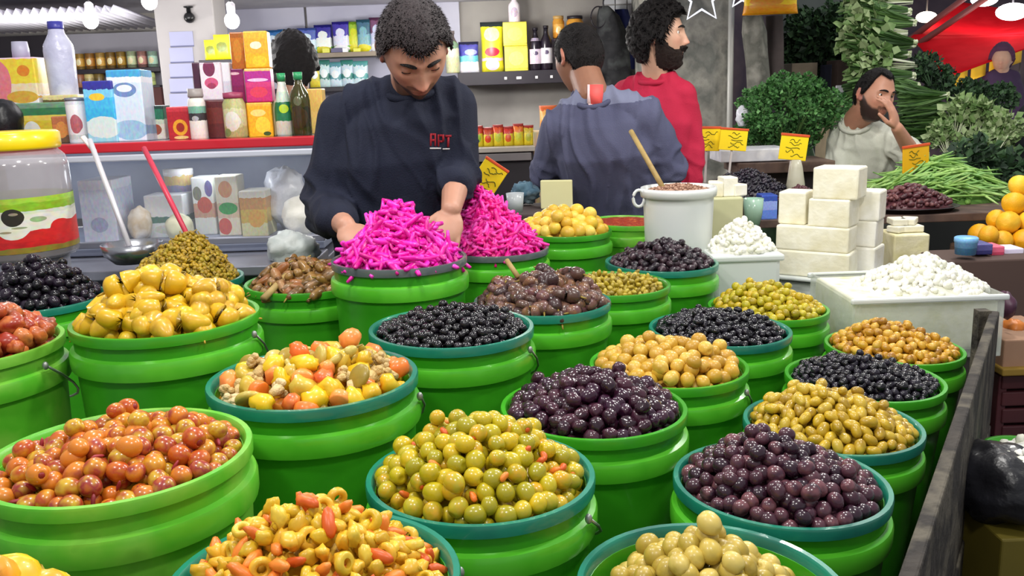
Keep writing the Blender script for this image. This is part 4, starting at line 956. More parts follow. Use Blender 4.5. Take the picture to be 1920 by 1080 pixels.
# ------------------------------------------------------------------ goods, counters, shelves
def put_box(name, x0, y0, x1, y1, Y, depth, mats, label, cat, group=None, z=None, r=.004, yaw=0, tilt=0):
    """upright carton whose front fills the given pixels at depth Y"""
    a, b = aty(x0,(y0+y1)/2,Y), aty(x1,(y0+y1)/2,Y); t = aty((x0+x1)/2,y0,Y).z; bt = aty((x0+x1)/2,y1,Y).z if z is None else z
    w = b.x-a.x; g = G(); g.rbox((0,0,(t-bt)/2), (w,depth,t-bt), r)
    o = g.build(name, mats, smooth=False, loc=((a.x+b.x)/2, Y+depth/2, bt)); o.rotation_euler = (tilt,0,yaw); return tag(o, label, cat, group)
def put_lathe(name, px, y0, y1, Y, wpx, prof, mats, label, cat, group=None, z=None, parts=(), seg=28):
    """turned thing: prof in (radius 0..1, height 0..1); parts = (name, prof, material)"""
    t = aty(px,y0,Y).z; c = aty(px,(y0+y1)/2,Y); bt = aty(px,y1,Y).z if z is None else z; R = wpx/2/ppm(px,(y0+y1)/2,Y); H = t-bt
    o = G().lathe([(r*R,h*H) for r,h in prof], seg).build(name, mats, loc=(c.x, Y, bt)); tag(o, label, cat, group)
    for (n, pr, m) in parts: G().lathe([(r*R,h*H) for r,h in pr], seg, cap=True).build(n, m, o)
    return o
def pouch(name, x0, y0, x1, y1, Y, mat, label, cat='bag', group=None, z=None, depth=.06):
    a, b = aty(x0,(y0+y1)/2,Y), aty(x1,(y0+y1)/2,Y); t = aty((x0+x1)/2,y0,Y).z; bt = aty((x0+x1)/2,y1,Y).z if z is None else z
    w, h = b.x-a.x, t-bt; g = G(); V = []; F = []; nu, nv = 16, 10
    for j in range(nv+1):
        v = j/nv; e = math.sin(math.pi*min(1,.12+v*.88))**.6 if v < .97 else .05; dd = depth*.5*max(.06,e)*(1-.25*v); ww = w*.5*(1-.06*math.sin(math.pi*v))
        for i in range(nu):
            an = 2*math.pi*i/nu; ca, sa = math.cos(an), math.sin(an)
            V.append((ww*math.copysign(abs(ca)**.55,ca), dd*math.copysign(abs(sa)**.9,sa)+.003*noise.noise(Vector((ca*3,v*9,x0))), h*v))
    for j in range(nv):
        for i in range(nu): F.append((j*nu+i, j*nu+(i+1)%nu, (j+1)*nu+(i+1)%nu, (j+1)*nu+i))
    F.append(tuple(range(nu))[::-1]); F.append(tuple(nv*nu+i for i in range(nu)))
    g.put(V,F); o = g.build(name, mat, loc=((a.x+b.x)/2, Y+depth/2, bt)); return tag(o, label, cat, group)
BOTTLE = [(.0,0),(.92,0),(1,.03),(1,.60),(.92,.68),(.50,.80),(.36,.86),(.36,.93),(0,.93)]
CAPP = lambda r=.42, a=.91: [(0,a),(r,a),(r,1.0),(0,1.0)]
JAR = [(0,0),(.9,0),(1,.05),(1,.74),(.82,.84),(.82,.88),(0,.88)]

# --- the glass-fronted fridge counter with its red top edge
FY = 2.86; zt = aty(350,263,FY).z; zr = aty(350,281,FY).z; xl = aty(-200,263,FY).x; xrr = aty(596,263,FY).x; zg = aty(350,458,FY).z
fr = empty('display_fridge', ((xl+xrr)/2, FY, 0)); tag(fr, 'glass-fronted fridge counter with a red top edge', 'fridge')
FM = M('fridge_metal', (150,152,164), .35, [(136,138,150)], scale=3, metal=.5); REDT = M('counter_red', (206,36,52), .3, [(190,28,44)], scale=4, coat=.3); INN = M('fridge_inner', (164,172,192), .5, [(134,142,166)], scale=5)
GLASS, gg_, gb_ = newmat('fridge_glass'); gb_.inputs['Roughness'].default_value = .05; gb_.inputs['Base Color'].default_value = (.9,.93,.97,1); gb_.inputs['Alpha'].default_value = .05; gb_.inputs['Specular IOR Level'].default_value = .8
W_ = xrr-xl; cx = (xl+xrr)/2
def fpart(n, c, s, m, r=.004): g = G(); g.rbox((c[0]-cx, c[1]-FY, c[2]), s, r); return g.build(n, m, fr, smooth=False)
fpart('red_edge', (cx, FY+.02, (zt+zr)/2), (W_, .06, zt-zr), REDT)
fpart('top_plate', (cx, FY+.36, zt-.014), (W_-.002, .62, .024), FM)
fpart('base_cabinet', (cx, FY+.32, (zg-.06)/2), (W_, .64, zg-.06), FM)
fpart('ledge', (cx, FY-.10, zg-.05), (W_, .26, .03), FM)
fpart('back_panel', (cx, FY+.60, (zt+zg)/2), (W_-.02, .03, zt-zg-.04), INN)
fpart('shelf_floor', (cx, FY+.30, zg-.02), (W_-.02, .56, .025), INN)
fpart('end_panel', (xrr-.008, FY+.3, (zg+zr)/2), (.014, .56, zr-zg), GLASS, .002)
fpart('front_glass', (cx, FY+.005, (zg+zr)/2), (W_-.01, .006, zr-zg), GLASS, .001)
fpart('rail', (cx, FY-.004, zr-.018), (W_, .014, .020), M('rail_white', (214,218,232), .3, metal=.3))
fpart('foot_rail', (cx, FY-.006, zg+.008), (W_, .016, .022), FM)
ftop = zt; fin = zg-.0075
lamp('fridge_light', (cx+.25, FY+.22, zr-.05), 1.0, .06, (.9,.95,1)); lamp('fridge_light', (cx-.35, FY+.22, zr-.05), 1.0, .06, (.9,.95,1))     # the fridge's own lights under its top plate
def inside(fn, *a, **k): return fn(*a, **k)
put_box('carton', 150,338,215,440, FY+.12, .16, MP('carton_greywhite', (200,204,220), [(.5,(190,196,214)),(.85,(210,212,224))], [(.5,.3,.25,.12,(160,166,196))], noise_amt=.1), 'pale grey carton behind the fridge glass at the left', 'carton', z=fin)
put_box('carton', 272,366,345,440, FY+.20, .12, MP('carton_white', (216,222,226), [(.35,(70,120,108)),(.5,(222,226,230))], [(.5,.2,.3,.1,(200,206,200))], noise_amt=.08), 'white carton with a green band behind the fridge glass', 'carton', z=fin)
put_lathe('tub_of_cheese', 340, 316, 440, FY+.33, 52, [(0,0),(.85,0),(1,.9),(1.03,.92),(1.03,1),(0,1)], MP('tub_cream', (226,222,214), [(.62,(150,146,180)),(.75,(220,190,130)),(.9,(232,230,228))], [(.5,.4,.3,.15,(214,210,206))], noise_amt=.1), 'tall cream and gold printed tub behind the fridge glass', 'tub', z=fin)
put_box('milk_carton', 362,332,402,440, FY+.24, .09, MP('carton_red_fruit', (222,226,220), [(.30,(206,160,140)),(.55,(224,228,226))], [(.55,.52,.34,.14,(196,84,72)),(.25,.72,.2,.12,(120,124,110)),(.8,.8,.18,.14,(104,96,150))], noise_amt=.06), 'white carton printed with red fruit behind the fridge glass', 'carton', z=fin)
put_box('milk_carton', 406,330,448,440, FY+.20, .09, MP('carton_green_badge', (226,220,200), [(.30,(214,190,170)),(.55,(230,226,206))], [(.5,.46,.42,.10,(40,160,80)),(.45,.78,.3,.14,(208,150,110)),(.3,.16,.3,.14,(206,90,84))], noise_amt=.06), 'cream carton with a green badge behind the fridge glass', 'carton', z=fin)
put_box('cheese_pack', 450,358,500,438, FY+.16, .12, MP('pack_gold', (206,204,160), [(.3,(200,170,80)),(.6,(190,140,80)),(.85,(226,224,210))], [(.6,.4,.3,.2,(210,160,70))], noise_amt=.12), 'gold and green printed cheese pack behind the fridge glass', 'pack', z=fin)
def blob(name, x0, y0, x1, y1, Y, depth, mat, label, cat, z=None, amp=.25, fr=5, seed=0, group=None, sub=(26,18)):
    a, b = aty(x0,(y0+y1)/2,Y), aty(x1,(y0+y1)/2,Y); t = aty((x0+x1)/2,y0,Y).z; bt = aty((x0+x1)/2,y1,Y).z if z is None else z
    rx, rz = (b.x-a.x)/2, (t-bt)/2; so = Vector((seed*7.3,seed,0))
    def fn(v):
        d = Vector((v.x/rx, v.y/(depth/2), v.z/rz)); k = 1+amp*(noise.noise(d*fr*.4+so)+.5*noise.noise(d*fr+so)); q = Vector((v.x*k, v.y*k, v.z*k)); q.z = max(q.z,-rz); return q
    o = G().ball((0,0,rz), (rx,depth/2,rz), *sub, fn=fn).build(name, mat, loc=((a.x+b.x)/2, Y+depth/2, bt)); return tag(o, label, cat, group)
WPLAST = M('white_plastic_film', (226,228,234), .3, [(206,210,222)], scale=12, bump=.5, bscale=30, coat=.4)
CHEESE = M('cheese_white', (238,236,222), .5, [(246,244,234),(228,224,204)], scale=12, bump=.25, bscale=60, sss=.0)
blob('cheese_bag', 482,318,566,442, FY+.22, .20, WPLAST, 'crumpled white plastic bag of cheese behind the fridge glass', 'bag', z=fin, seed=2)
blob('cheese_round', 520,372,590,442, FY+.06, .16, CHEESE, 'pale cheese round in film at the fridge end', 'cheese', z=fin, amp=.12, seed=3)
blob('cheese_round', 228,392,268,440, FY+.10, .12, M('bag_white_brown', (224,218,206), .4, [(200,180,150),(238,236,232)], scale=14), 'small white and tan cheese pack lying low in the fridge', 'cheese', z=fin, seed=4, amp=.15)
blob('cheese_round', 300,404,352,442, FY+.06, .10, M('cheese_cream', (222,220,190), .5, [(206,210,176)], scale=10), 'cream cheese piece lying behind the red stick', 'cheese', z=fin, seed=5, amp=.15)
# the long sticks leaning on the counter and standing in the heaps
def stick(name, p, q, r, mat, label, cat='stick', r2=None): o = G().tube([p, Vector(p).lerp(Vector(q),.5), q], [r, r, r2 or r], 10).build(name, mat); return tag(o, label, cat)
lad = aty(243,462,2.46)
o = stick('ladle', aty(168,262,2.62), lad, .0075, M('ladle_white', (214,212,218), .35, metal=.2), 'long pale ladle handle leaning against the fridge glass', 'ladle')
h_ = aty(164,264,2.62); tb = G().tube([h_+Vector((-.012,0,.012)), h_+Vector((.016,0,-.030))], .0125, 10, flat=.5).build('handle_end', M('ladle_end', (226,214,214), .4), o)
G().lathe([(0,0),(.02,.003),(.03,.012),(.034,.026),(.032,.026),(.028,.013),(.018,.005),(0,.003)], 20, lad+Vector((.004,0,-.03)), cap=False).build('ladle_bowl', FM, o)
stick('ladle', aty(270,278,2.56), aty(352,442,2.31), .0075, M('stick_red', (204,60,84), .35), 'red plastic ladle handle stuck in the mustard pickle cone', 'ladle', .0065)
tag(G().lathe([(0,0),(.05,.006),(.075,.03),(.082,.06),(.078,.06),(.07,.032),(.046,.01),(0,.006)], 28, aty(250,482,2.50)+Vector((0,0,-.02)), cap=False).build('steel_bowl', M('steel', (170,172,178), .25, metal=.9)), 'steel bowl on the ledge beside the mustard pickles', 'bowl')
# white paper bag at the man's side, metal scraps on the ledge
blob('plastic_bag', 492,438,588,512, 2.62, .12, M('bag_white', (214,218,214), .4, [(196,204,202),(226,228,226)], scale=10, bump=.4, bscale=25), 'translucent white plastic bag hanging beside the man in navy', 'bag', seed=6, amp=.3)
# wooden stick in the gherkins, its end at the tub's rim
stick('wooden_stick', aty(494,560,2.06), aty(548,506,2.20), .0085, M('stick_wood', (176,150,92), .6, [(150,124,74)], scale=30), 'pale wooden stick lying across the gherkins')
stick('wooden_stick', aty(950,488,2.06), aty(972,520,2.02), .006, bpy.data.materials['stick_wood'], 'short wooden stick standing in the brown aubergines')
stick('wooden_stick', aty(1183,246,3.06), aty(1243,352,2.86), .0085, bpy.data.materials['stick_wood'], 'long wooden stick standing in the white bucket of spice')

# --- jar with yellow lid, left edge
JY = 2.52; jz = aty(50,478,JY).z
jl = MP('jar_label', (140,120,44), [(.10,(196,30,34)),(.22,(206,36,36)),(.40,(222,222,206)),(.70,(206,212,190)),(.76,(134,176,36)),(.90,(160,196,60))], [(.97,.34,.05,.22,(206,36,36)),(.68,.46,.13,.20,(226,226,210)),(.69,.66,.085,.16,(44,40,32)),(.70,.72,.035,.025,(150,140,120)),(.62,.40,.05,.02,(150,152,120)),(.73,.47,.06,.02,(150,152,120)),(.86,.60,.05,.05,(150,176,130))], noise_amt=.08)
JGL = M('jar_glass', (206,200,204), .12, [(190,184,190)], scale=8, alpha=.45, coat=.5)
o = put_lathe('pickle_jar', 28, 246, 478, JY, 196, [(0,0),(.94,0),(1,.03),(1,.56),(1,.72),(.96,.80),(.84,.85),(.84,.87),(0,.87)], JGL, 'large plastic jar with a bright yellow lid at the left edge', 'jar', z=jz)
R_ = 98/ppm(28,360,JY); H_ = aty(28,246,JY).z-jz
G().lathe([(R_*1.006,H_*.07),(R_*1.006,H_*.50)], 40, cap=False).build('label_band', jl, o)
G().lathe([(0,H_*.86),(R_*.90,H_*.86),(R_*.92,H_*.88),(R_*.92,H_*.98),(R_*.86,H_*1.0),(0,H_*1.0)], 40, cap=False).build('lid', M('lid_yellow', (244,214,16), .3, [(236,200,10)], scale=4, coat=.2), o)
G().lathe([(0,.01),(R_*.95,.01),(R_*.95,H_*.42),(0,H_*.42)], 32, cap=False).build('brine', M('brine_olive', (124,104,44), .4, [(96,84,36)], scale=14), o)
o = stick('jar_stand', Vector((aty(28,478,JY).x, JY, jz-.005)), Vector((aty(28,478,JY).x, JY, .0)), .14, FM, 'grey metal drum the yellow-lidded jar stands on', 'drum')

# --- things standing on the red counter top
TY = FY+.04
def ontop(fn, *a, **k): k['z'] = ftop-.002; return fn(*a, **k)
ontop(put_box, 'sweets_box', 20,192,150,272, TY+.22, .18, MP('box_green_yellow', (60,130,60), [(.28,(214,190,60)),(.55,(226,200,90)),(.68,(60,120,80)),(.86,(110,150,120))], [(.3,.3,.12,.24,(226,226,216))], noise_amt=.03), 'green and yellow flat carton on the red counter at the left', 'carton')
ontop(put_box, 'spice_pack', 98,218,134,272, TY+.10, .06, MP('pack_brown', (110,80,60), [(.3,(196,120,70)),(.7,(180,110,70))], [(.5,.5,.3,.3,(210,140,70))], noise_amt=.15), 'brown and orange spice pack on the red counter', 'pack')
o = ontop(put_lathe, 'white_can', 145, 182, 264, TY+.08, 36, [(0,0),(.96,0),(1,.03),(1,.90),(.94,.93),(0,.93)], MP('can_white', (222,220,224), [(.1,(200,206,204)),(.2,(228,226,228)),(.9,(206,206,212))], [(.6,.45,.28,.22,(176,96,104))], noise_amt=.08), 'white can with red print beside the blue milk box', 'can', parts=(('can_lid', [(0,.92),(1.0,.92),(1.02,.95),(1.0,.99),(0,1)], FM),))
ontop(put_box, 'milk_powder_box', 158,152,214,262, TY+.02, .09, MP('milk_blue', (150,206,226), [(.35,(60,176,226)),(.55,(70,180,232)),(.72,(120,200,236)),(.86,(52,52,150))], [(.55,.25,.6,.18,(206,226,226)),(.45,.74,.26,.06,(232,196,60))], noise_amt=.12), 'sky-blue milk powder box on the red counter', 'box', tilt=-.03)
ontop(put_box, 'milk_powder_box', 203,131,268,263, TY+.03, .10, MP('milk_white', (222,228,242), [(.10,(206,222,240)),(.82,(226,232,244)),(.90,(70,160,210))], [(.5,.72,.34,.10,(110,140,190)),(.5,.74,.22,.05,(226,232,244)),(.55,.16,.5,.14,(150,190,220))], noise_amt=.05), 'tall white milk powder box with a blue top', 'box', tilt=-.03)
ontop(put_box, 'cookie_box', 266,198,308,262, TY+.12, .07, MP('box_darkgreen', (214,206,196), [(.45,(190,200,180)),(.6,(40,110,84)),(.9,(30,60,54))], [(.6,.3,.25,.16,(150,80,60))], noise_amt=.1), 'white and dark green carton behind the red tea box', 'box')
ontop(put_box, 'tea_box', 312,200,356,258, TY+.03, .06, MP('tea_red', (176,34,44), [(.55,(170,30,44)),(.85,(196,50,64))], [(.52,.38,.30,.24,(222,160,40)),(.52,.38,.17,.14,(150,40,30)),(.52,.08,.3,.05,(230,190,120))], noise_amt=.02), 'small red tea box with a gold emblem', 'box', yaw=.12)
ontop(put_lathe, 'shampoo_bottle', 370, 166, 257, TY+.02, 32, [(0,0),(.95,0),(1,.04),(1,.72),(.86,.80),(.62,.84),(0,.84)], MP('bottle_white_black', (218,210,206), [(.12,(226,220,216)),(.45,(52,48,52)),(.62,(110,160,140)),(.78,(222,216,210))], [(.5,.5,.2,.06,(170,166,170))], noise_amt=.04), 'white bottle with a black label and grey cap', 'bottle', parts=(('cap', [(0,.83),(.86,.83),(.9,.86),(.84,1),(0,1)], M('cap_grey', (150,142,140), .4)),))
ontop(put_box, 'cocoa_pack', 388,188,424,256, TY+.06, .06, MP('pack_darkred', (104,44,44), [(.4,(120,54,50)),(.8,(96,40,44))], [], noise_amt=.2), 'dark red-brown pack between the white bottle and the pickle jar', 'pack')
o = ontop(put_lathe, 'glass_jar', 440, 172, 254, TY+.03, 42, JAR, MP('jar_pickled', (176,172,116), [(.3,(196,192,150)),(.72,(170,166,110))], [(.5,.42,.34,.24,(216,212,200)),(.25,.15,.16,.1,(120,150,90))], noise_amt=.2), 'glass jar of pale pickles with a plum lid', 'jar', parts=(('lid', [(0,.86),(.86,.86),(.88,.90),(.88,.98),(0,1.0)], M('lid_plum', (150,60,90), .4)),))
ob1 = ontop(put_box, 'juice_carton', 462,192,508,252, TY+.04, .07, MP('juice_orange', (240,176,24), [(.3,(236,170,30)),(.9,(240,180,60))], [(.6,.35,.3,.24,(246,206,60)),(.45,.7,.3,.1,(246,210,120)),(.75,.1,.15,.06,(60,80,30))], noise_amt=.1), 'orange juice carton, the lowest of the stacked cartons', 'carton', yaw=.1)
zj = ftop-.002 + (aty(485,192,TY+.04).z-(ftop-.002))
put_box('juice_carton', 458,128,506,192, TY+.04, .07, MP('juice_magenta', (196,40,110), [(.45,(206,56,120)),(.6,(176,40,140)),(.92,(240,190,110))], [(.5,.66,.4,.05,(236,190,220)),(.5,.3,.34,.16,(216,60,90))], noise_amt=.04), 'magenta juice carton in the middle of the stacked cartons', 'carton', z=zj, yaw=.1)
zj2 = aty(485,128,TY+.04).z
put_box('juice_carton', 456,58,500,128, TY+.04, .07, MP('juice_gold', (240,170,24), [(.4,(238,166,40)),(.8,(240,176,50))], [(.5,.62,.24,.1,(250,226,190)),(.6,.2,.3,.14,(236,190,40))], noise_amt=.1), 'golden orange juice carton on top of the stacked cartons', 'carton', z=zj2, yaw=.1)
put_box('juice_carton', 432,60,458,130, TY+.12, .05, MP('juice_amber', (176,96,24), [(.5,(186,110,30)),(.85,(160,90,30))], [(.5,.5,.3,.3,(200,130,40))], noise_amt=.2), 'amber-brown juice carton beside the topmost golden one', 'carton', z=zj2)
put_box('juice_carton', 430,128,458,194, TY+.12, .05, MP('juice_purple', (130,24,84), [(.5,(140,30,96)),(.9,(120,30,90))], [(.4,.85,.35,.04,(226,190,200))], noise_amt=.05), 'dark purple juice carton beside the magenta one', 'carton', z=zj)
ontop(put_box, 'juice_carton', 440,190,464,252, TY+.14, .05, MP('juice_ochre', (206,140,24), [(.5,(190,130,30))], [], noise_amt=.15), 'ochre juice carton under the dark purple one', 'carton')
ontop(put_box, 'white_box', 428,186,440,252, TY+.2, .05, MP('filler_box', (96,60,50)), 'thin brown box behind the pickle jar', 'box')
zc1 = aty(400,188,TY+.10).z
ontop(put_box, 'cocoa_pack', 374,188,428,254, TY+.14, .08, MP('pack_maroon', (84,36,40), [(.5,(96,44,46))], [], noise_amt=.2), 'maroon carton carrying the white and pink box', 'carton')
put_box('white_pink_box', 376,117,416,188, TY+.10, .07, MP('box_white_pink', (226,216,228), [(.3,(232,222,232)),(.95,(214,190,206))], [(.45,.85,.28,.22,(120,50,84)),(.5,.46,.32,.14,(206,90,130)),(.5,.38,.2,.08,(160,60,96))], noise_amt=.0), 'white box with pink emblem, standing above the jars', 'box', z=zc1)
put_box('white_pink_box', 416,117,432,180, TY+.11, .05, MP('box_white_plain', (206,204,218), [(.5,(224,224,232))], [], noise_amt=.1), 'plain white box edge beside the pink emblem box', 'box', z=zc1)
put_box('dark_box', 362,117,376,188, TY+.16, .05, MP('box_plumdark', (74,40,62)), 'narrow dark plum box beside the pink emblem box', 'box', z=zc1)
o = ontop(put_lathe, 'squeeze_bottle', 531, 137, 252, TY+.06, 34, [(0,0),(.9,0),(1,.04),(.96,.45),(.62,.70),(.44,.82),(.40,.88),(0,.88)], MP('bottle_green_white', (206,206,190), [(.28,(40,120,80)),(.42,(30,110,70)),(.62,(190,206,190)),(.8,(214,214,204))], [(.6,.50,.25,.08,(176,206,40))], noise_amt=.05), 'white and green squeeze bottle with a green cap', 'bottle', parts=(('cap', CAPP(.46,.87), M('cap_green', (50,150,96), .35)),))
o = ontop(put_lathe, 'oil_bottle', 562, 135, 250, TY+.05, 38, [(0,0),(.95,0),(1,.03),(1,.55),(.9,.66),(.42,.80),(.34,.86),(.34,.92),(0,.92)], MP('bottle_olive_oil', (50,52,24), [(.15,(40,40,24)),(.5,(60,58,26))], [(.5,.32,.4,.2,(60,48,30)),(.5,.6,.2,.08,(96,96,70))], rough=.12, noise_amt=.1), 'dark olive oil bottle with a green cap beside the squeeze bottle', 'bottle', parts=(('cap', CAPP(.44,.88), bpy.data.materials['cap_green']),))
ontop(put_box, 'snack_bag_box', 577,166,606,250, TY+.14, .06, MP('pack_tan', (226,190,110), [(.5,(220,180,96))], [], noise_amt=.15), 'tan pack half hidden by the man in navy', 'pack')
ontop(put_box, 'pale_carton', 506,190,524,252, TY+.08, .05, MP('pack_cream', (222,214,170), [(.5,(206,206,150))], [], noise_amt=.2), 'cream carton edge beside the orange juice carton', 'carton', yaw=.2)
# bottle with blue cap, standing on a stack further left
put_box('tissue_carton', -30,108,68,200, TY+.34, .14, MP('carton_pink_yellow', (226,222,226), [(.28,(226,206,170)),(.5,(226,200,60)),(.97,(226,190,210))], [(.30,.55,.22,.4,(216,120,130)),(.78,.74,.12,.11,(214,130,40)),(.70,.24,.3,.12,(206,160,60))], noise_amt=.06), 'pink and yellow carton at the left edge above the counter', 'carton', z=aty(20,206,TY+.34).z)
put_box('white_carton', -40,206,74,262, TY+.34, .16, MP('carton_plain', (206,200,208), [(.5,(196,192,204))], []), 'plain white carton under the pink and yellow one', 'carton', z=ftop-.002)
o = put_lathe('water_bottle', 112, 40, 178, TY+.40, 54, [(0,0),(.86,0),(.92,.03),(.96,.3),(1,.62),(.94,.70),(.55,.84),(.46,.92),(0,.92)], M('bottle_frosted', (206,208,230), .25, [(190,190,216),(220,222,238)], scale=12, bump=.3, bscale=40, alpha=.9), 'frosted bottle with a blue cap rising above the counter goods', 'bottle', z=aty(112,184,TY+.40).z, parts=(('cap', [(0,.90),(.5,.90),(.52,.92),(.50,1),(0,1)], M('cap_blue', (60,60,150), .35)),))
put_box('tray_box', 84,178,150,262, TY+.34, .14, MP('box_olive', (120,110,60), [(.3,(60,60,40)),(.7,(96,84,50)),(.9,(216,200,140))], [], noise_amt=.1), 'dark carton with a cream edge under the blue-capped bottle', 'carton', z=ftop-.002)
put_lathe('plastic_dish', 38, 78, 108, TY+.40, 30, [(0,0),(1,0),(1,.5),(.9,1),(0,1)], M('lid_pale', (176,174,196), .4), 'pale round lid on top of the pink and yellow carton', 'lid', z=aty(20,108,TY+.34).z)
blob('black_bag', -40,186,16,262, TY+.02, .14, M('bag_black', (16,16,20), .4, bump=.3, bscale=30), 'black bag at the left edge on the red counter', 'bag', z=ftop-.002, amp=.1)

# --- shelves on the back wall
SHY = 6.14
def shelf(name, x0, x1, py, Y, depth, mat, label, th=.03):
    a, b = aty(x0,py,Y), aty(x1,py,Y); z = (a.z+b.z)/2; g = G(); g.rbox(((a.x+b.x)/2, Y+depth/2, z-th/2), (b.x-a.x, depth, th), .003); tag(g.build(name, mat, smooth=False), label, 'shelf'); return z
SHW = M('shelf_wood', (150,138,120), .6, [(126,114,100)], scale=6); SHB = M('shelf_black', (30,26,34), .5, [(40,34,44)], scale=5)
z1 = shelf('wall_shelf', 420, 742, 100, SHY, .28, SHW, 'upper pale shelf of bags behind the man in navy')
cols = [((70,150,190),(206,222,236),(60,120,180)),((120,180,210),(226,220,234),(80,150,200)),((110,190,206),(206,226,236),(90,110,180)),((90,170,70),(226,232,226),(60,56,150)),((110,180,70),(214,216,236),(70,60,160)),((190,200,220),(206,210,40),(150,190,60)),((196,206,220),(120,170,180),(70,110,130)),((214,196,216),(196,200,226),(120,80,110))]
for i, (x0, x1, yt) in enumerate([(494,528,56),(520,556,54),(556,592,52),(588,622,46),(622,654,40),(650,676,40),(668,694,36),(692,720,32)]):
    c = cols[i]; pouch('milk_pouch', x0,yt,x1,99, SHY+.05+.02*(i%2), MP('pouch_%d' % i, c[0], [(.22,c[1]),(.55,c[2]),(.9,tuple(max(0,v-40) for v in c[2]))], [(.5,.64,.26,.14,c[1]),(.5,.12,.5,.12,(214,206,40) if i in (3,5,6) else (226,228,232))], noise_amt=.14), ['teal and white powder pouch, leftmost on the upper shelf','pale aqua pouch beside the leftmost one on the upper shelf','aqua and violet pouch on the upper shelf','violet and green pouch left of the two green-bottomed ones','violet and lime pouch in the middle of the upper shelf','lime-yellow pouch on the upper shelf','grey-teal pouch near the head of the man in navy','pale mauve pouch partly behind the head of the man in navy'][i], 'pouch', 'pouches on the upper shelf', z=z1)
for i, (x0,x1) in enumerate([(604,618),(620,642),(642,652),(662,676)]):
    put_box('small_packet', x0,90,x1,99, SHY+.005, .03, MP('packet_%d' % i, [(206,206,40),(52,44,96),(226,228,232),(206,206,40)][i]), ['yellow','dark violet','white','bright lemon'][i]+' little packet at the front of the upper shelf', 'packet', z=z1, r=.002)
z2 = shelf('wall_shelf', 500, 742, 163, SHY, .28, SHB, 'lower dark shelf behind the man in navy')
for i, (x0,x1,yt,c0,c1) in enumerate([(578,600,116,(214,196,60),(190,180,60)),(596,618,112,(190,214,214),(60,120,110)),(616,640,116,(196,216,226),(90,150,160)),(638,662,112,(190,210,220),(60,130,120)),(660,690,114,(200,220,226),(90,160,160))]):
    pouch('tea_packet', x0,yt,x1,161, SHY+.06, MP('teapack_%d' % i, c0, [(.3,c1),(.5,c0),(.8,c1)], [(.5,.5,.3,.16,(222,230,230))], noise_amt=.25), ['yellow packet at the left end of the lower shelf','white packet with dark green print on the lower shelf','pale blue packet third on the lower shelf','white and sea-green packet fourth on the lower shelf','pale packet at the shoulder of the man in navy on the lower shelf'][i], 'packet', 'packets on the lower shelf', z=z2)
for i, (x0,x1,yt,yb) in enumerate([(380,406,74,110),(398,432,64,112)]):
    pouch('crisp_bag', x0,yt,x1,yb, 5.05, MP('crisp_%d' % i, (206,200,30), [(.4,(180,180,40)),(.7,(214,206,40))], [(.5,.5,.3,.2,(120,130,40))], noise_amt=.2), ['small lemon-yellow crisp bag beside the cream column','larger lemon-yellow crisp bag next to the amber carton'][i], 'bag', 'crisp bags', z=aty(405,112,5.05).z)
shelf('wall_shelf', 372, 440, 112, 5.04, .2, SHB, 'short dark shelf under the yellow crisp bags')
# tins at the far left
z3 = shelf('wall_shelf', 130, 300, 162, 6.05, .25, SHB, 'dark shelf of tins and jars left of the cream column')
z4 = shelf('wall_shelf', 130, 300, 128, 6.05, .25, SHB, 'upper dark shelf of small tins left of the cream column')
tc = [(196,150,60),(176,120,40),(206,160,70),(150,110,30),(170,130,40),(190,206,160),(190,130,120),(176,214,190)]
for i in range(8):
    put_lathe('food_tin', 150+19.5*i, 101-1.0*i if i < 5 else 96, 126, 6.10, 18, [(0,0),(1,0),(1,.06),(.96,.08),(.96,.92),(1,.94),(1,1),(0,1)], MP('tin_%d' % i, tuple(int(v*.55) for v in tc[i]), [(.2,tc[i]),(.7,tuple(int(v*.7) for v in tc[i]))], [(.5,.45,.25,.2,(226,214,170))], noise_amt=.1), 'small tin with '+['amber','brown-gold','honey','bronze','olive-gold','pale green','pink','mint'][i]+' label on the upper tin shelf', 'tin', 'tins on the upper shelf', z=z4)
for i, (px,c) in enumerate([(150,(150,100,70)),(168,(196,180,120)),(186,(110,90,40)),(262,(186,196,110)),(282,(190,206,130))]):
    put_lathe('food_jar', px, 132, 160, 6.10, 18, JAR, MP('fjar_%d' % i, c, [(.3,tuple(int(v*.8) for v in c)),(.6,c)], [], noise_amt=.2), 'small jar with '+['brown','cream','dark olive','yellow-green','lime'][i]+' contents on the lower tin shelf', 'jar', 'jars on the lower tin shelf', z=z3, parts=(('lid', [(0,.86),(.9,.86),(.9,1),(0,1)], SHB),))
put_box('dark_crate', 258,164,304,204, 5.9, .2, M('crate_maroon', (70,34,34), .7, [(84,44,40)], scale=8), 'dark maroon crate below the tin shelf beside the column', 'crate')

# --- black shelf on the right part of the wall
BY = 6.06; zb_ = (aty(860,137,BY).z+aty(1066,129,BY).z)/2; a, b = aty(858,137,BY), aty(1110,129,BY)
bs = empty('wall_shelf', ((a.x+b.x)/2, BY, zb_)); tag(bs, 'thick black shelf of oil tins behind the man in slate blue', 'shelf'); th = .085
G().rbox((0,.15,-th/2), (b.x-a.x,.30,th), .004).build('board', SHB, bs, smooth=False)
for px in (948,973,1006,1034):
    c = aty(px,142-(px-948)*.05,BY); G().rbox((c.x-bs.location.x,-.004,-.045), (.018 if px != 973 else .034,.006,.018), .002).build('price_clip', M('clip_white', (206,204,206), .5), bs, smooth=False)
pouch('powder_pouch', 860,78,898,136, BY+.05, MP('pouch_violet', (222,220,228), [(.35,(90,180,190)),(.55,(60,60,150)),(.9,(30,30,60))], [(.5,.2,.3,.12,(206,206,216)),(.6,.66,.3,.1,(150,160,214))], noise_amt=.1), 'violet and white powder pouch at the left end of the black shelf', 'pouch', z=zb_)
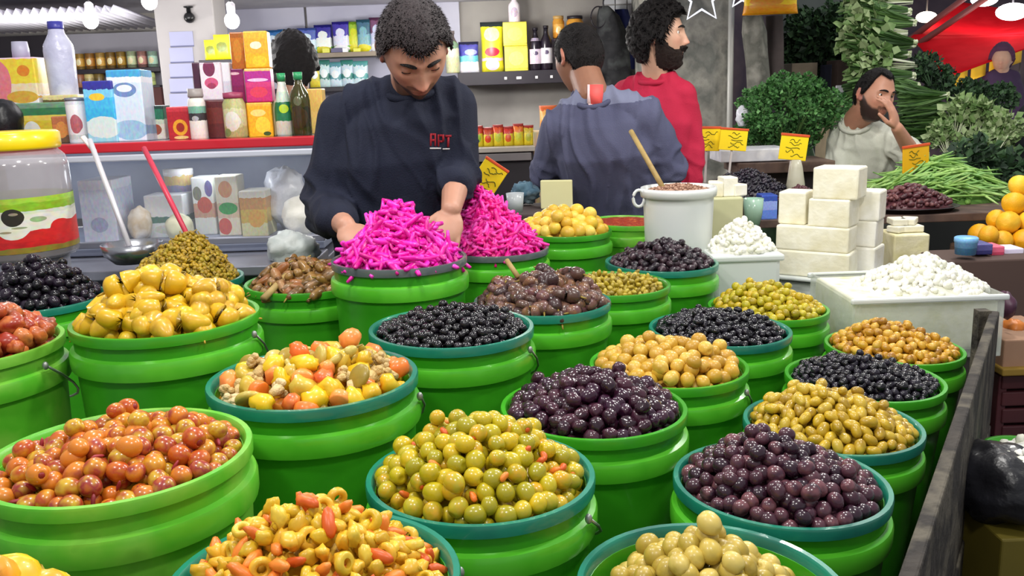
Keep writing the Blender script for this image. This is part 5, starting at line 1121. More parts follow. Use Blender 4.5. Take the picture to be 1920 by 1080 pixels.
pouch('rice_bag', 901,40,944,134, BY+.05, MP('bag_yellow', (214,206,50), [(.22,(226,196,206)),(.28,(206,206,40)),(.9,(40,50,50))], [(.5,.40,.32,.09,(206,40,70)),(.5,.15,.3,.12,(230,214,226)),(.5,.75,.34,.14,(196,214,170))], noise_amt=.05), 'yellow bag with a red emblem on the black shelf', 'bag', z=zb_, depth=.12)
zz = put_box('oil_tin', 946,86,990,130, BY+.05, .14, MP('tin_yellow', (216,206,70), [(.06,(196,190,50)),(.12,(220,212,80)),(.9,(200,190,60))], [(.5,.5,.32,.28,(226,218,110))], noise_amt=.04), 'lower of the two stacked yellow tins on the black shelf', 'tin', z=zb_)
put_box('oil_tin', 943,41,988,86, BY+.05, .14, MP('tin_yellow2', (222,212,60), [(.06,(200,190,50)),(.12,(224,214,70)),(.92,(206,196,60))], [(.5,.5,.32,.28,(230,220,96))], noise_amt=.04), 'upper of the two stacked yellow tins on the black shelf', 'tin', z=aty(966,86,BY+.05).z)
put_lathe('cleaner_bottle', 964, -8, 40, BY+.12, 22, BOTTLE, MP('bottle_pinkwhite', (226,214,222), [(.4,(236,228,234))], [(.5,.4,.3,.2,(190,170,190))], noise_amt=.1), 'white bottle standing on the stacked yellow tins', 'bottle', z=aty(966,41,BY+.05).z, parts=(('cap', CAPP(.5,.9), M('cap_white', (226,222,226), .4)),))
for i, (px,yt) in enumerate(((1004,52),(1024,48))):
    put_lathe('syrup_bottle', px, yt, 126, BY+.07, 23, [(0,0),(.95,0),(1,.03),(1,.58),(.85,.68),(.45,.80),(.38,.86),(.38,.95),(0,.95)], MP('syrup_%d' % i, (30,22,34), [(.16,(214,196,212) if i == 0 else (226,222,228)),(.52,(30,22,34)),(.72,(150,140,160) if i == 0 else (30,22,34)),(.8,(24,20,30))], [(.5,.42,.2,.05,(90,80,110))], rough=.2), ['dark syrup bottle with a pinkish label','dark syrup bottle with a white label, the taller'][i], 'bottle', 'syrup bottles', z=zb_, parts=(('cap', CAPP(.44,.94), SHB),))
for i, (x0,x1,yt,yb) in enumerate(((1036,1058,30,72),(1062,1094,30,68))):
    put_lathe('honey_jar', (x0+x1)/2, yt, yb, BY+.14, x1-x0, JAR, MP('honey_%d' % i, (206,140,50) if i == 0 else (196,160,60), [(.3,(226,170,80) if i == 0 else (214,186,40)),(.7,(200,140,50))], [(.5,.4,.2,.2,(236,206,140))], rough=.2, noise_amt=.1), ['tall amber honey jar above the head of the man in slate blue','wide golden honey jar with a black lid'][i], 'jar', 'honey jars', z=aty((x0+x1)/2,72,BY+.14).z, parts=(('lid', [(0,.86),(.9,.86),(.92,.9),(.92,1),(0,1)], [M('lid_gold', (186,150,90), .4), SHB][i]),))
put_box('stock_carton', 1034,72,1100,128, BY+.10, .14, MP('carton_dark', (60,50,60), [(.4,(80,70,80))], [(.2,.5,.1,.3,(190,170,180))]), 'dark carton carrying the honey jars on the black shelf', 'carton', z=zb_)
put_lathe('tall_bottle', 848, 58, 140, BY+.05, 26, BOTTLE, MP('bottle_paleolive', (190,190,150), [(.4,(206,206,176)),(.62,(120,150,120)),(.8,(96,84,84))], [], noise_amt=.15), 'pale olive bottle half hidden by the head of the man in navy', 'bottle', z=zb_, parts=(('cap', CAPP(.44,.92), M('cap_taupe', (110,100,100), .5)),))

# --- grey cabinet with bright packages, lower right of the wall
GY = 4.6; cz = aty(935,276,GY).z; a, b = aty(872,290,GY), aty(1000,290,GY)
cb = empty('grey_cabinet', ((a.x+b.x)/2, GY, 0)); tag(cb, 'grey metal cabinet behind the man in slate blue', 'cabinet')
CG = M('cabinet_grey', (128,122,122), .5, [(112,108,108)], scale=4); G().rbox((0,.25,cz/2-.01), (b.x-a.x,.5,cz-.02), .004).build('body', M('cabinet_dark', (40,36,40), .6), cb, smooth=False)
G().rbox((0,.24,cz-.012), (b.x-a.x+.02,.54,.024), .003).build('top', M('cabinet_top', (176,168,156), .5), cb, smooth=False)
dz0 = aty(935,302,GY).z; G().rbox((.02,-.012,(cz-.03+dz0)/2), (b.x-a.x-.06,.03,cz-.03-dz0), .004).build('drawer', CG, cb, smooth=False)
for i in range(6):
    x0 = 886+19*i; pouch('snack_packet', x0,236+(i%2)*4-i,x0+20,274-i, GY+.06, MP('snack_%d' % i, (222,200,40), [(.3,(226,206,50)),(.62,[(206,60,30),(190,70,40),(216,80,30),(200,50,40),(226,120,40),(196,170,40)][i]),(.85,(150,40,30))], [(.5,.4,.3,.2,[(150,190,50),(214,70,30),(190,200,60),(216,90,40),(206,206,60),(180,180,60)][i])], noise_amt=.25), 'yellow and red snack packet, '+['first','second','third','fourth','fifth','sixth'][i]+' from the man in navy on the grey cabinet', 'packet', 'snack packets on the grey cabinet', z=cz)
pouch('snack_packet', 1012,198,1046,246, GY+.1, MP('snack_or', (226,150,50), [(.4,(230,170,90)),(.8,(206,96,40))], [(.5,.5,.3,.2,(240,200,130))], noise_amt=.2), 'orange snack bag at the shoulder of the man in slate blue', 'bag', depth=.1)
o = G(); a = aty(1028,246,GY+.1); o.rbox((a.x+.02,GY+.16,a.z/2), (.2,.2,a.z), .004); tag(o.build('carton_stack', MP('carton_cream', (214,206,180), [(.5,(190,170,130))], []), smooth=False), 'cream carton stack behind the arm of the man in slate blue', 'carton')
# --- hanging jackets and the sprig of cable beside them
def hanging(name, pts, Y, mat, label, w0, cat='jacket', seed=0, depth=.10):
    """cloth hanging in soft vertical folds between a top and a bottom outline in pixels: (y, x0, x1)"""
    g = G(); V = []; F = []; n = 26
    for (py, x0, x1) in pts:
        a, b = aty(x0,py,Y), aty(x1,py,Y); c = (a+b)/2; w = (b.x-a.x)/2
        for i in range(n):
            t = 2*math.pi*i/n; k = 1+.10*math.sin(t*5+seed+py*.02); V.append(Vector((c.x+w*math.cos(t)*k, Y+depth*.5*math.sin(t)*k, c.z)))
    m = len(pts)
    for j in range(m-1):
        for i in range(n): F.append((j*n+i, j*n+(i+1)%n, (j+1)*n+(i+1)%n, (j+1)*n+i))
    F.append(tuple(range(n))); F.append(tuple((m-1)*n+i for i in range(n))[::-1]); g.put(V,F); return tag(g.build(name, mat), label, cat)
jk = hanging('jacket', [(12,1124,1142),(30,1120,1160),(60,1118,1172),(100,1116,1178),(140,1120,1182),(172,1124,1176)], 6.2, M('jacket_charcoal', (56,58,60), .8, [(30,30,34),(84,88,88)], scale=7), 'charcoal jacket hanging behind the man in slate blue', 0)
G().tube([aty(1132,-4,6.3), aty(1131,6,6.22), aty(1132,14,6.2)], .006, 8).build('hook', M('hook_steel', (120,120,124), .4, metal=.8), jk)
hanging('jacket', [(18,1152,1176),(40,1156,1182),(70,1168,1190),(110,1172,1192),(130,1174,1190)], 6.28, M('jacket_blue', (40,50,110), .8, [(30,38,90)], scale=5), 'blue garment hanging between the charcoal jacket and the bearded man', 0, seed=2)
pts = [aty(1122+14*math.cos(t), 32+20*math.sin(t), 6.16) for t in np.linspace(0,2*math.pi,25)]
tag(G().tube(pts, .005, 6).build('cable_coil', SHB), 'thin black cable loop hanging left of the charcoal jacket', 'cable')
# --- bulbs
BGL = M('bulb_light', (255,250,244), .3, emit=(255,250,244), estr=14.0); SOC = M('bulb_socket', (200,198,200), .5); CORD = M('lamp_cord', (60,58,62), .6)
for i, (px,py,Y) in enumerate(((170,39,4.4),(280,3,4.3),(435,39,4.4))):
    c = aty(px,py,Y); o = empty('hanging_bulb', c); tag(o, ['glowing white bulb over the blue-capped bottle','glowing white bulb at the top edge left of the column','glowing white bulb right of the cream column'][i], 'lamp', 'hanging bulbs')
    G().ball((0,0,0), (.034,.034,.037), 18, 12).build('bulb', BGL, o); G().lathe([(0,.030),(.017,.030),(.020,.05),(.020,.075),(.010,.085),(0,.085)], 14, cap=False).build('socket', SOC, o)
    G().tube([(0,0,.08),(.003,0,.14),(0,0,max(.16,zc-c.z))], .004, 6).build('cord', CORD, o)
    lamp('bulb_lamp', c+Vector((0,-.06,-.10)), 11, .05, (1,.98,.97))
# ------------------------------------------------------------------ cheese corner, far stall, greens, lane
rn6 = random.Random(66)
def heap_obj(name, c, rx, ry, h, mat, label, cat, chunk=.012, n=300, seed=0, base=.0):
    """uncountable heap: one mound with lumps over it"""
    rr = random.Random(seed); g = G(); N = 28; K = 8; V = [Vector((0,0,h))]; F = []
    hh = lambda t: h*(1-t**1.5)+base
    for j in range(1,K+1):
        for i in range(N):
            a = 2*math.pi*i/N; t = j/K; V.append(Vector((rx*t*math.cos(a), ry*t*math.sin(a), hh(t)+.15*h*noise.noise(Vector((t*4*math.cos(a)+seed,t*4*math.sin(a),0)))*(1-t)-chunk*.3)))
    for i in range(N):
        F.append((0,1+i,1+(i+1)%N))
        for j in range(K-1): F.append((1+j*N+i,1+(j+1)*N+i,1+(j+1)*N+(i+1)%N,1+j*N+(i+1)%N))
    F.append(tuple(1+(K-1)*N+i for i in range(N))[::-1]); g.put(V,F)
    for q in range(n):
        t = math.sqrt(rr.random())*.97; a = rr.random()*6.283; s = chunk*(.6+.8*rr.random())
        g.ball((rx*t*math.cos(a), ry*t*math.sin(a), hh(t)+.15*h*noise.noise(Vector((t*4*math.cos(a)+seed,t*4*math.sin(a),0)))*(1-t)), (s*.5,s*(.35+.2*rr.random()),s*.4), 7, 5, rot=Euler((rr.random()*3,rr.random()*3,rr.random()*3)).to_matrix())
    return tag(g.build(name, mat, loc=c), label, cat, kind='stuff')
CRUMB = M('cheese_crumb', (242,240,230), .55, [(250,248,242),(226,226,208)], 'island', scale=30, bump=.2, bscale=150)
CHB = M('cheese_block', (232,226,198), .5, [(240,236,216),(222,214,180)], scale=9, bump=.18, bscale=60, sss=.0)
CHW = M('cheese_block_white', (242,240,230), .5, [(234,230,212),(248,246,240)], scale=9, bump=.15, bscale=60)
WPL = M('tub_white_plastic', (222,226,222), .3, [(212,218,216)], scale=4, coat=.2); WCL = M('tub_clear_plastic', (224,230,222), .2, alpha=.28, coat=.4)
# --- tray with the stacked cheese blocks
YAW = -.62; tz = aty(1525,524,2.80).z; tc = aty(1548,520,2.93); tc.z = tz
cr = G(); cr.rbox((0,0,-(tz-DECK)/2-.012), (.25,.24,tz-DECK-.024), .012); o = cr.build('white_crate', WPL, smooth=False, loc=tc); o.rotation_euler = (0,0,YAW); tag(o, 'tall white plastic crate carrying the tray of cheese blocks', 'crate')
o = G().rbox((0,0,-.006), (.34,.30,.012), .005).build('cheese_tray', WPL, smooth=False, loc=tc); o.rotation_euler = (0,0,YAW); tag(o, 'white tray under the stacked cheese blocks', 'tray')
for a_ in (-.166,.166): G().rbox((a_,0,.006), (.010,.30,.016), .004).build('tray_lip', WPL, o, smooth=False)
Bk = [((-.01,-.075,0),(.235,.105,.083),CHB,'bottom front cheese block on the white tray'),((-.015,-.070,.083),(.230,.105,.080),CHB,'cheese block lying on the bottom front one'),
      ((.03,.055,0),(.25,.11,.085),CHW,'bottom rear cheese block on the white tray'),((.045,.060,.085),(.21,.105,.085),CHW,'cheese block lying on the bottom rear one'),
      ((-.088,-.055,.163),(.088,.095,.105),CHB,'small upright cheese block at the left of the stack'),((.035,-.065,.163),(.130,.105,.088),CHB,'cheese block below the topmost one'),
      ((.050,-.060,.251),(.140,.105,.098),CHB,'topmost cheese block of the stack'),((.105,.058,.170),(.100,.100,.095),CHW,'white upright cheese block at the right rear of the stack')]
for i, (p, s, m, lab) in enumerate(Bk):
    gg = G(); gg.rbox((0,0,s[2]/2), s, .006, seg=2); sd = i*3.3
    gg.V = [tuple(Vector(v)+Vector((.0025*noise.noise(Vector(v)*30+Vector((sd,0,0))), .0025*noise.noise(Vector(v)*30+Vector((0,sd,0))), 0))) for v in gg.V]
    o = gg.build('cheese_block', m, smooth=False, loc=tc+Matrix.Rotation(YAW,3,'Z') @ Vector(p)); o.rotation_euler = (0,0,YAW+.03*math.sin(i*2.1)); tag(o, lab, 'cheese', 'stacked cheese blocks')
# --- clear box of crumbled white cheese, in front to the right
by = 2.30; a, b = aty(1600,600,by), aty(1880,600,by); bz0 = aty(1740,672,by).z; bz1 = aty(1610,560,by).z; cx = (a.x+b.x)/2; w = b.x-a.x; dp_ = .34
bx = empty('cheese_box', (cx, by+dp_/2, bz0)); tag(bx, 'clear plastic box heaped with crumbled white cheese, behind the amber olives', 'box'); hgt = bz1-bz0
for n_, c_, s_ in (('box_wall',(0,-dp_/2,hgt/2),(w,.006,hgt)),('box_wall',(0,dp_/2,hgt/2),(w,.006,hgt)),('box_wall',(-w/2,0,hgt/2),(.006,dp_,hgt)),('box_wall',(w/2,0,hgt/2),(.006,dp_,hgt)),('box_floor',(0,0,.004),(w,dp_,.008))):
    G().rbox(c_, s_, .002).build(n_, WCL, bx, smooth=False)
for sy in (-1,1): G().rbox((0,sy*(dp_/2+.004),hgt-.008), (w+.02,.014,.016), .005).build('box_rim', WPL, bx, smooth=False)
g = G(); g.rbox((0,0,hgt*.46), (w-.016,dp_-.016,hgt*.84), .01); tag(g.build('cheese_mass', M('cheese_mass', (224,222,186), .5, [(238,236,216),(210,208,150)], scale=14, bump=.4, bscale=40), loc=bx.location+Vector((0,0,.009)), smooth=False), 'pressed white cheese filling the clear box', 'cheese', kind='stuff')
heap_obj('crumbled_cheese', bx.location+Vector((.05,.0,hgt*.86)), w*.47, dp_*.46, aty(1770,480,by+.17).z-bz0-hgt*.86, CRUMB, 'heap of crumbled white cheese rising above the clear box', 'cheese', .020, 520, 3)
g = G(); g.rbox((cx, by+dp_/2, (bz0-.003+DECK)/2), (w*.92,dp_*.9,bz0-.003-DECK), .01); tag(g.build('box_stand', M('stand_grey', (70,66,62), .8), smooth=False), 'dark stand beneath the clear cheese box', 'stand')
# --- left cheese tub with crumbles
cc = aty(1392,486,2.72); g = G(); z_ = aty(1392,470,2.72).z; g.rbox((0,0,(z_-DECK)/2), (.20,.17,z_-DECK), .015); o = g.build('cheese_tub', WPL, smooth=False, loc=(cc.x, 2.74, DECK)); tag(o, 'white square tub of crumbled cheese beside the white bucket', 'tub')
G().rbox((0,0,z_-DECK-.012), (.216,.186,.02), .006).build('tub_rim', WPL, o, smooth=False)
heap_obj('crumbled_cheese', (cc.x, 2.74, z_-.004), .105, .085, aty(1400,412,2.72).z-z_, CRUMB, 'heap of crumbled white cheese between the bucket and the cheese blocks', 'cheese', .018, 260, 9)
# --- white bucket of spice
sc_ = aty(1272,350,2.85); zt_ = sc_.z; Rb = .118
o = G().lathe([(0,0),(.080,0),(.086,.01),(Rb*.93,zt_-DECK-.05),(Rb*.93,zt_-DECK-.03),(Rb,zt_-DECK-.028),(Rb*1.02,zt_-DECK-.012),(Rb,zt_-DECK),(Rb*.94,zt_-DECK),(Rb*.90,zt_-DECK-.02),(0,zt_-DECK-.03)], 44).build('white_bucket', WPL, loc=(sc_.x,2.85,DECK)); tag(o, 'white bucket of brown spice with a wooden stick, before the man in slate blue', 'bucket')
pts = [Vector((-Rb*1.08+.022*math.cos(t)*.8, -.02, zt_-DECK-.030+.026*math.sin(t))) for t in np.linspace(0,6.283,17)]; G().tube(pts, .005, 8).build('handle_ring', WPL, o)
heap_obj('spice_grain', (sc_.x,2.85,zt_-.014), Rb*.90, Rb*.90, .022, M('spice_brown', (150,112,92), .8, [(120,84,66),(178,142,120)], 'island', scale=40), 'coarse brown spice filling the white bucket', 'spice', .008, 420, 4)
# --- clear box of cheese slices next to it, bowl and blue pack behind
a, b = aty(1337,380,3.02), aty(1397,380,3.02); z0 = aty(1366,440,3.02).z; z1_ = aty(1366,372,3.02).z
o = G().rbox((0,0,(z1_-DECK)/2), (b.x-a.x,.12,z1_-DECK), .006).build('slice_box', M('slice_box_plastic', (214,212,170), .35, [(206,206,160)], scale=8, alpha=.85), smooth=False, loc=((a.x+b.x)/2, 3.10, DECK)); tag(o, 'tall clear box of pale yellow cheese to the right of the white bucket', 'box')
for i, (dx, ht) in enumerate(((-.025,.05),(.012,.065),(.036,.04))):
    g = G(); g.rbox((0,0,ht/2), (.05,.07,ht), .004); q = g.build('cheese_slice', CHW if i else CHB, smooth=False, loc=((a.x+b.x)/2+dx*1.1, 3.10, z1_)); q.rotation_euler = (0,0,.3*i-.2); tag(q, ['low cream cheese piece on the tall clear box','highest white cheese piece on the tall clear box','small white cheese piece at the right of the tall clear box'][i], 'cheese', 'cheese pieces on the clear box')
put_lathe('glass_bowl', 1412, 372, 428, 3.25, 38, [(0,0),(.6,0),(.9,.5),(1,1),(.95,1),(.8,.5),(0,.15)], M('bowl_green_glass', (170,196,180), .2, [(120,170,140)], scale=6, coat=.3), 'pale green glass bowl behind the crumbled cheese', 'bowl')
put_box('blue_pack', 1428,366,1458,412, 3.4, .08, MP('pack_blue', (96,130,216), [(.4,(140,160,226)),(.75,(50,80,170))], [], noise_amt=.1), 'blue pack behind the crumbled cheese', 'pack')
# --- box of sliced yellow cheese right of the blocks
a, b = aty(1677,450,3.0), aty(1744,450,3.0); z1_ = aty(1710,440,3.0).z
o = G().rbox((0,0,z1_/2), (b.x-a.x,.14,z1_), .006).build('slice_box', M('slice_box_yellow', (222,214,150), .4, [(236,228,190),(200,186,110)], scale=9, bump=.3, bscale=40), smooth=False, loc=((a.x+b.x)/2, 3.07, 0)); tag(o, 'box of sliced yellow cheese to the right of the cheese blocks', 'box')
for i in range(4):
    g = G(); g.rbox((0,0,.012), (.07,.05,.022), .004); q = g.build('cheese_slice', CHB, smooth=False, loc=((a.x+b.x)/2+(-.02 if i%2 else .02), 3.06+.02*(i//2), z1_+.0005+.0225*(i//2))); q.rotation_euler = (0,0,.5*i); tag(q, ['yellow cheese slice lying front right on the yellow box','yellow cheese slice lying front left on the yellow box','upper right yellow cheese slice on the yellow box','upper left yellow cheese slice on the yellow box'][i], 'cheese', 'yellow slices on the box')
# --- the far stall: table, trays, heaps
FZ = aty(1500,372,3.75).z-.03
tb = empty('far_table', (2.0,3.9,0)); tag(tb, 'low stall table carrying beans and dark olives behind the cheese', 'table')
TW = M('table_wood', (96,76,66), .8, [(74,58,52),(118,98,84)], scale=6)
for i in range(5): G().rbox((-.05,-.42+.21*i,FZ-.015), (2.3,.20,.03), .003).build('plank', TW, tb, smooth=False)
for sx in (-1.1,1.0):
    for sy in (-.42,.42): G().rbox((sx,sy,(FZ-.03)/2), (.06,.06,FZ-.03), .003).build('leg', TW, tb, smooth=False)
BOWL = M('tray_dark', (52,46,50), .4, [(40,36,40)], scale=5); BOL = M('heap_black', (26,24,36), .35, [(38,36,50),(16,15,24),(48,40,52)], 'island', scale=40, coat=.2); DATE = M('date_plum', (74,36,44), .4, [(92,48,54),(54,26,34),(110,66,66)], 'object', scale=60, coat=.2); DATEB = M('date_bed', (62,30,38), .4, [(84,44,50)], 'island', scale=60)
def tray_at(px, py, Y, wpx, d, label):
    c = aty(px,py,Y); w = wpx/ppm(px,py,Y); o = G().lathe([(0,0),(.44,0),(.5,.9),(.53,.9),(.53,1),(.49,1),(.43,.12),(0,.1)], 36).build('round_tray', BOWL, loc=(c.x, Y, FZ)); o.scale = (w, d, max(.02,c.z-FZ)); return tag(o, label, 'tray'), Vector((c.x,Y,FZ+max(.02,c.z-FZ)*.9)), w, d
o, c, w, d = tray_at(1395,362,3.66, 200, .26, 'dark round tray of black olives on the far table'); heap_obj('far_olives', c, w*.48, d*.48, aty(1400,316,3.72).z-c.z, BOL, 'heap of tiny black olives on the far table behind the bucket', 'olive', .014, 620, 5)
o, c, w, d = tray_at(1500,372,3.50, 90, .16, 'small dark tray of plum-black olives left of the topmost cheese block'); heap_obj('far_olives', c, w*.46, d*.46, .05, DATEB, 'low heap of plum-black olives left of the topmost cheese block', 'olive', .016, 160, 6)
o, c, w, d = tray_at(1705,404,3.50, 170, .24, 'dark tray of plum-coloured dates right of the cheese blocks')
bed = heap_obj('date_bed', c, w*.47, d*.47, .075, DATEB, 'lower layer of the plum-coloured dates', 'date', .016, 120, 7)
dm = olive_mesh('plum_date', .009, .017, [DATE], 0, wr=.15, seed=5, nu=10, nv=8)
for q in range(130):
    t = math.sqrt(rn6.random())*.95; a_ = rn6.random()*6.283; z_ = .075*(1-t**1.5)+.008
    q_ = link('plum_date', dm, mw=Matrix.Translation(c+Vector((w*.46*t*math.cos(a_), d*.46*t*math.sin(a_), z_))) @ Euler((1.4+.4*rn6.random(),.3*rn6.random(),6.28*rn6.random())).to_matrix().to_4x4()); tag(q_, 'plum-coloured wrinkled date in the dark tray right of the cheese', 'date', 'plum dates')
# white slab tray with its wooden board
put_box('ice_tray', 1352,280,1482,303, 4.20, .24, M('slab_white', (214,216,222), .5, [(196,198,206),(228,228,230)], scale=12), 'long white slab tray between the yellow price cards', 'tray')
put_box('wooden_board', 1386,304,1566,324, 4.16, .30, TW, 'brown wooden board under the white slab tray', 'board')
put_box('board_stand', 1400,324,1556,420, 4.26, .2, M('stand_dark', (50,44,44), .8), 'dark stand under the brown wooden board', 'stand')
# long beans in a sprawling heap
BEAN = M('long_bean', (140,182,88), .5, [(160,200,110),(112,158,70),(174,208,126),(126,172,94)], 'object', scale=20)
BEANB = M('bean_bed', (96,142,56), .6, [(120,164,74),(78,122,48)], 'island', scale=20)
bc = aty(1752,392,3.86); bc.z = FZ; bl = (aty(1880,392,3.86)-aty(1632,392,3.86)).x/2; bh = aty(1730,304,3.86).z-FZ
o = heap_obj('bean_bed', bc, bl*.96, .26, bh*.92, BEANB, 'lower layer of the long green beans', 'bean', .02, 160, 8)
def bean_mesh(seed):
    r_ = random.Random(seed); L = .17+.06*r_.random(); b1, b2 = r_.uniform(-.03,.03), r_.uniform(-.02,.045)
    return G().tube([(L*(t-.5), b1*(4*(t-.5)**2-.3), -b2*(4*(t-.5)**2)) for t in np.linspace(0,1,7)], [.0025,.0045,.005,.005,.005,.0045,.0022], 6).mesh('long_bean', BEAN)
bms = [bean_mesh(i) for i in range(6)]
for q in range(280):
    t = math.sqrt(rn6.random())*.96; a_ = rn6.random()*6.283; x_, y_ = bl*t*math.cos(a_), .26*t*math.sin(a_); z_ = bh*.92*(1-t**1.5)+.012+.015*rn6.random()
    sl = math.atan2(-(1.5*bh*.92*t**.5)*math.cos(a_), bl)
    q_ = link('long_bean', bms[q%6], mw=Matrix.Translation(bc+Vector((x_,y_,z_))) @ Matrix.Rotation(rn6.gauss(-.35,.55),4,'Z') @ Matrix.Rotation(-sl*.8+rn6.gauss(0,.12),4,'Y')); tag(q_, 'long thin green bean in the sprawling heap right of the cheese', 'bean', 'long green beans')
# carton and lemons/oranges at the right
put_box('carton', 1768,392,1816,426, 3.62, .16, M('carton_greige', (150,146,132), .8, [(132,128,116)], scale=6), 'greige carton at the foot of the bean heap', 'carton', z=FZ)
ORG = M('orange_peel', (238,178,24), .45, [(230,160,20),(244,196,50)], 'object', scale=30, bump=.15, bscale=250)
om = olive_mesh('orange_fruit', .040, .040, [ORG], 0, nu=18, nv=14)
oc = aty(1906,452,3.20); k = 0; ost = G(); 
for lay in range(4):
    for ix in range(4-lay if lay else 4):
        for iy in range(3-lay if lay < 3 else 1):
            p = oc + Vector((-.052+.077*ix+.038*lay, .078*iy+.04*lay, .0+.062*lay)); q_ = link('orange_fruit', om, mw=Matrix.Translation(p) @ Euler((rn6.random()*3,rn6.random()*3,0)).to_matrix().to_4x4() @ Matrix.Scale(.92+.12*rn6.random(),4)); tag(q_, 'round orange in the pyramid at the right edge beside the beans', 'orange', 'oranges at the right edge')
q_ = link('orange_fruit', om, mw=Matrix.Translation(aty(1854,440,3.16)) @ Matrix.Scale(.85,4)); tag(q_, 'single lemon-yellow orange lying left of the orange pyramid', 'orange')
zo = oc.z-.041; put = G(); put.rbox((oc.x+.10, oc.y+.07, zo/2), (.44,.36,zo), .01); tag(put.build('orange_crate', M('crate_brown', (110,84,66), .8, [(90,68,54)], scale=6), smooth=False), 'brown crate under the orange pyramid', 'crate')
for i, (x0,y0,x1,y1,cl,lab) in enumerate([(1790,444,1832,476,(90,150,200),'round blue tub below the bean heap'),(1832,458,1862,478,(52,50,110),'navy pack beside the round blue tub'),(1860,462,1884,480,(200,70,100),'pink-red pack below the oranges'),(1884,466,1920,486,(196,190,214),'pale lilac pack below the oranges')]):
    (put_box if i else (lambda n,x0,y0,x1,y1,Y,d,m,l,c: put_lathe(n,(x0+x1)/2,y0,y1,Y,x1-x0,[(0,0),(.86,0),(.95,.7),(1,.72),(1,.95),(.9,1),(0,1)],m,l,c)))('small_pack', x0,y0,x1,y1, 2.86+.02*i, .08, MP('smallpack_%d' % i, cl, [(.4,tuple(min(255,v+40) for v in cl))], []), lab, 'pack')
g = G(); zz_ = aty(1850,477,2.9).z-.004; g.rbox((aty(1850,477,2.9).x, 2.93, zz_/2), (.34,.2,zz_), .006); tag(g.build('pack_stand', M('stand_brown', (84,66,60), .8), smooth=False), 'brown stand under the small packs', 'stand')
# --- yellow price cards
CARD = M('card_yellow', (254,224,20), .5, [(248,214,24)], scale=4); CARDO = M('card_amber', (232,176,16), .5, [(224,164,14)], scale=4); EDGE = M('card_edge', (214,84,40), .5); PEN = M('pen_dark', (96,104,20), .7); STK = M('card_stick', (196,190,186), .5)
def card(x0,y0,x1,y1,Y,label,seed,rot=0.0,mat=CARD,foot=40,yaw=0):
    c = aty((x0+x1)/2,(y0+y1)/2,Y); s = ppm((x0+x1)/2,(y0+y1)/2,Y); w, h = (x1-x0)/s, (y1-y0)/s; r = random.Random(seed)
    o = empty('price_card', c); o.rotation_euler = (0,rot,yaw); tag(o, label, 'sign', 'yellow price cards')
    G().rbox((0,0,0), (w,.006,h), .002).build('card', mat, o, smooth=False)
    G().rbox((0,-.0015,h*.47), (w*1.04,.009,h*.10), .002).build('top_edge', EDGE, o, smooth=False)
    for k in range(5):       # pen strokes of the hand-written price
        zc_ = h*(.24-.14*k+.03*r.random()); x_ = w*(-.30+.25*r.random()); L = w*(.25+.3*r.random()); pts = []
        for i in range(9): t = i/8; pts.append((x_+L*t, -.0042, zc_+h*.06*math.sin(t*6.3*(1+r.random()*.4)+k)*(1 if k != 2 else .3)))
        G().tube(pts, .0014 if w < .14 else .0018, 5).build('pen_stroke', PEN, o)
    f = foot/s; G().rbox((0,.006,-h*.5-f*.5+h*.1), (.010,.006,f+h*.2), .002).build('holder', STK, o, smooth=False)
card(1303,238,1350,283,4.05,'yellow price card nearest the bearded man in crimson',1,.04,foot=60)
card(1349,241,1401,282,4.00,'yellow price card overlapping the one nearest the bearded man',2,.10,foot=60)
card(1462,252,1514,300,4.0,'yellow price card standing before the herb mound, above the milky bag',3,.12,foot=70)
card(1686,272,1748,322,3.82,'amber price card standing on the long beans',4,-.06,CARDO,foot=40,yaw=.35)
card(894,303,944,355,2.90,'tilted yellow price card behind the pink turnip heap',5,.62,foot=70)
g = put_lathe('bag_of_ice', 1492, 300, 366, 3.62, 34, [(0,0),(.9,0),(1,.3),(.7,.8),(.5,1),(0,1)], M('plastic_milky', (206,204,186), .3, [(186,180,150)], scale=8, alpha=.8), 'milky plastic bag under the price card by the herbs', 'bag')
# odds and ends behind the lemons
blob('blue_cloth', 958,344,1012,386, 3.52, .10, M('cloth_teal', (96,130,146), .8, [(70,100,120),(150,170,178)], scale=14, bump=.4, bscale=40), 'crumpled teal-grey cloth behind the small lemons', 'cloth', seed=11, amp=.4)
put_lathe('clear_cup', 966, 362, 398, 3.3, 34, [(0,0),(.8,0),(1,1),(.95,1),(.75,.06),(0,.05)], M('cup_clear', (200,206,210), .2, alpha=.7), 'clear plastic cup behind the small lemons', 'cup')
put_box('cream_paper', 1014,338,1074,392, 3.42, .02, M('paper_cream', (230,226,176), .7, [(222,216,160)], scale=5), 'cream paper sheet standing between the lemons and the man in slate blue', 'paper', yaw=-.2)
g = G(); zz_ = aty(980,396,3.4).z; g.rbox((aty(990,396,3.4).x, 3.48, zz_/2), (.32,.34,zz_-.002), .006); tag(g.build('counter_block', M('counter_dark', (66,56,56), .8, [(84,70,66)], scale=5), smooth=False), 'dark counter block behind the small lemons', 'counter')
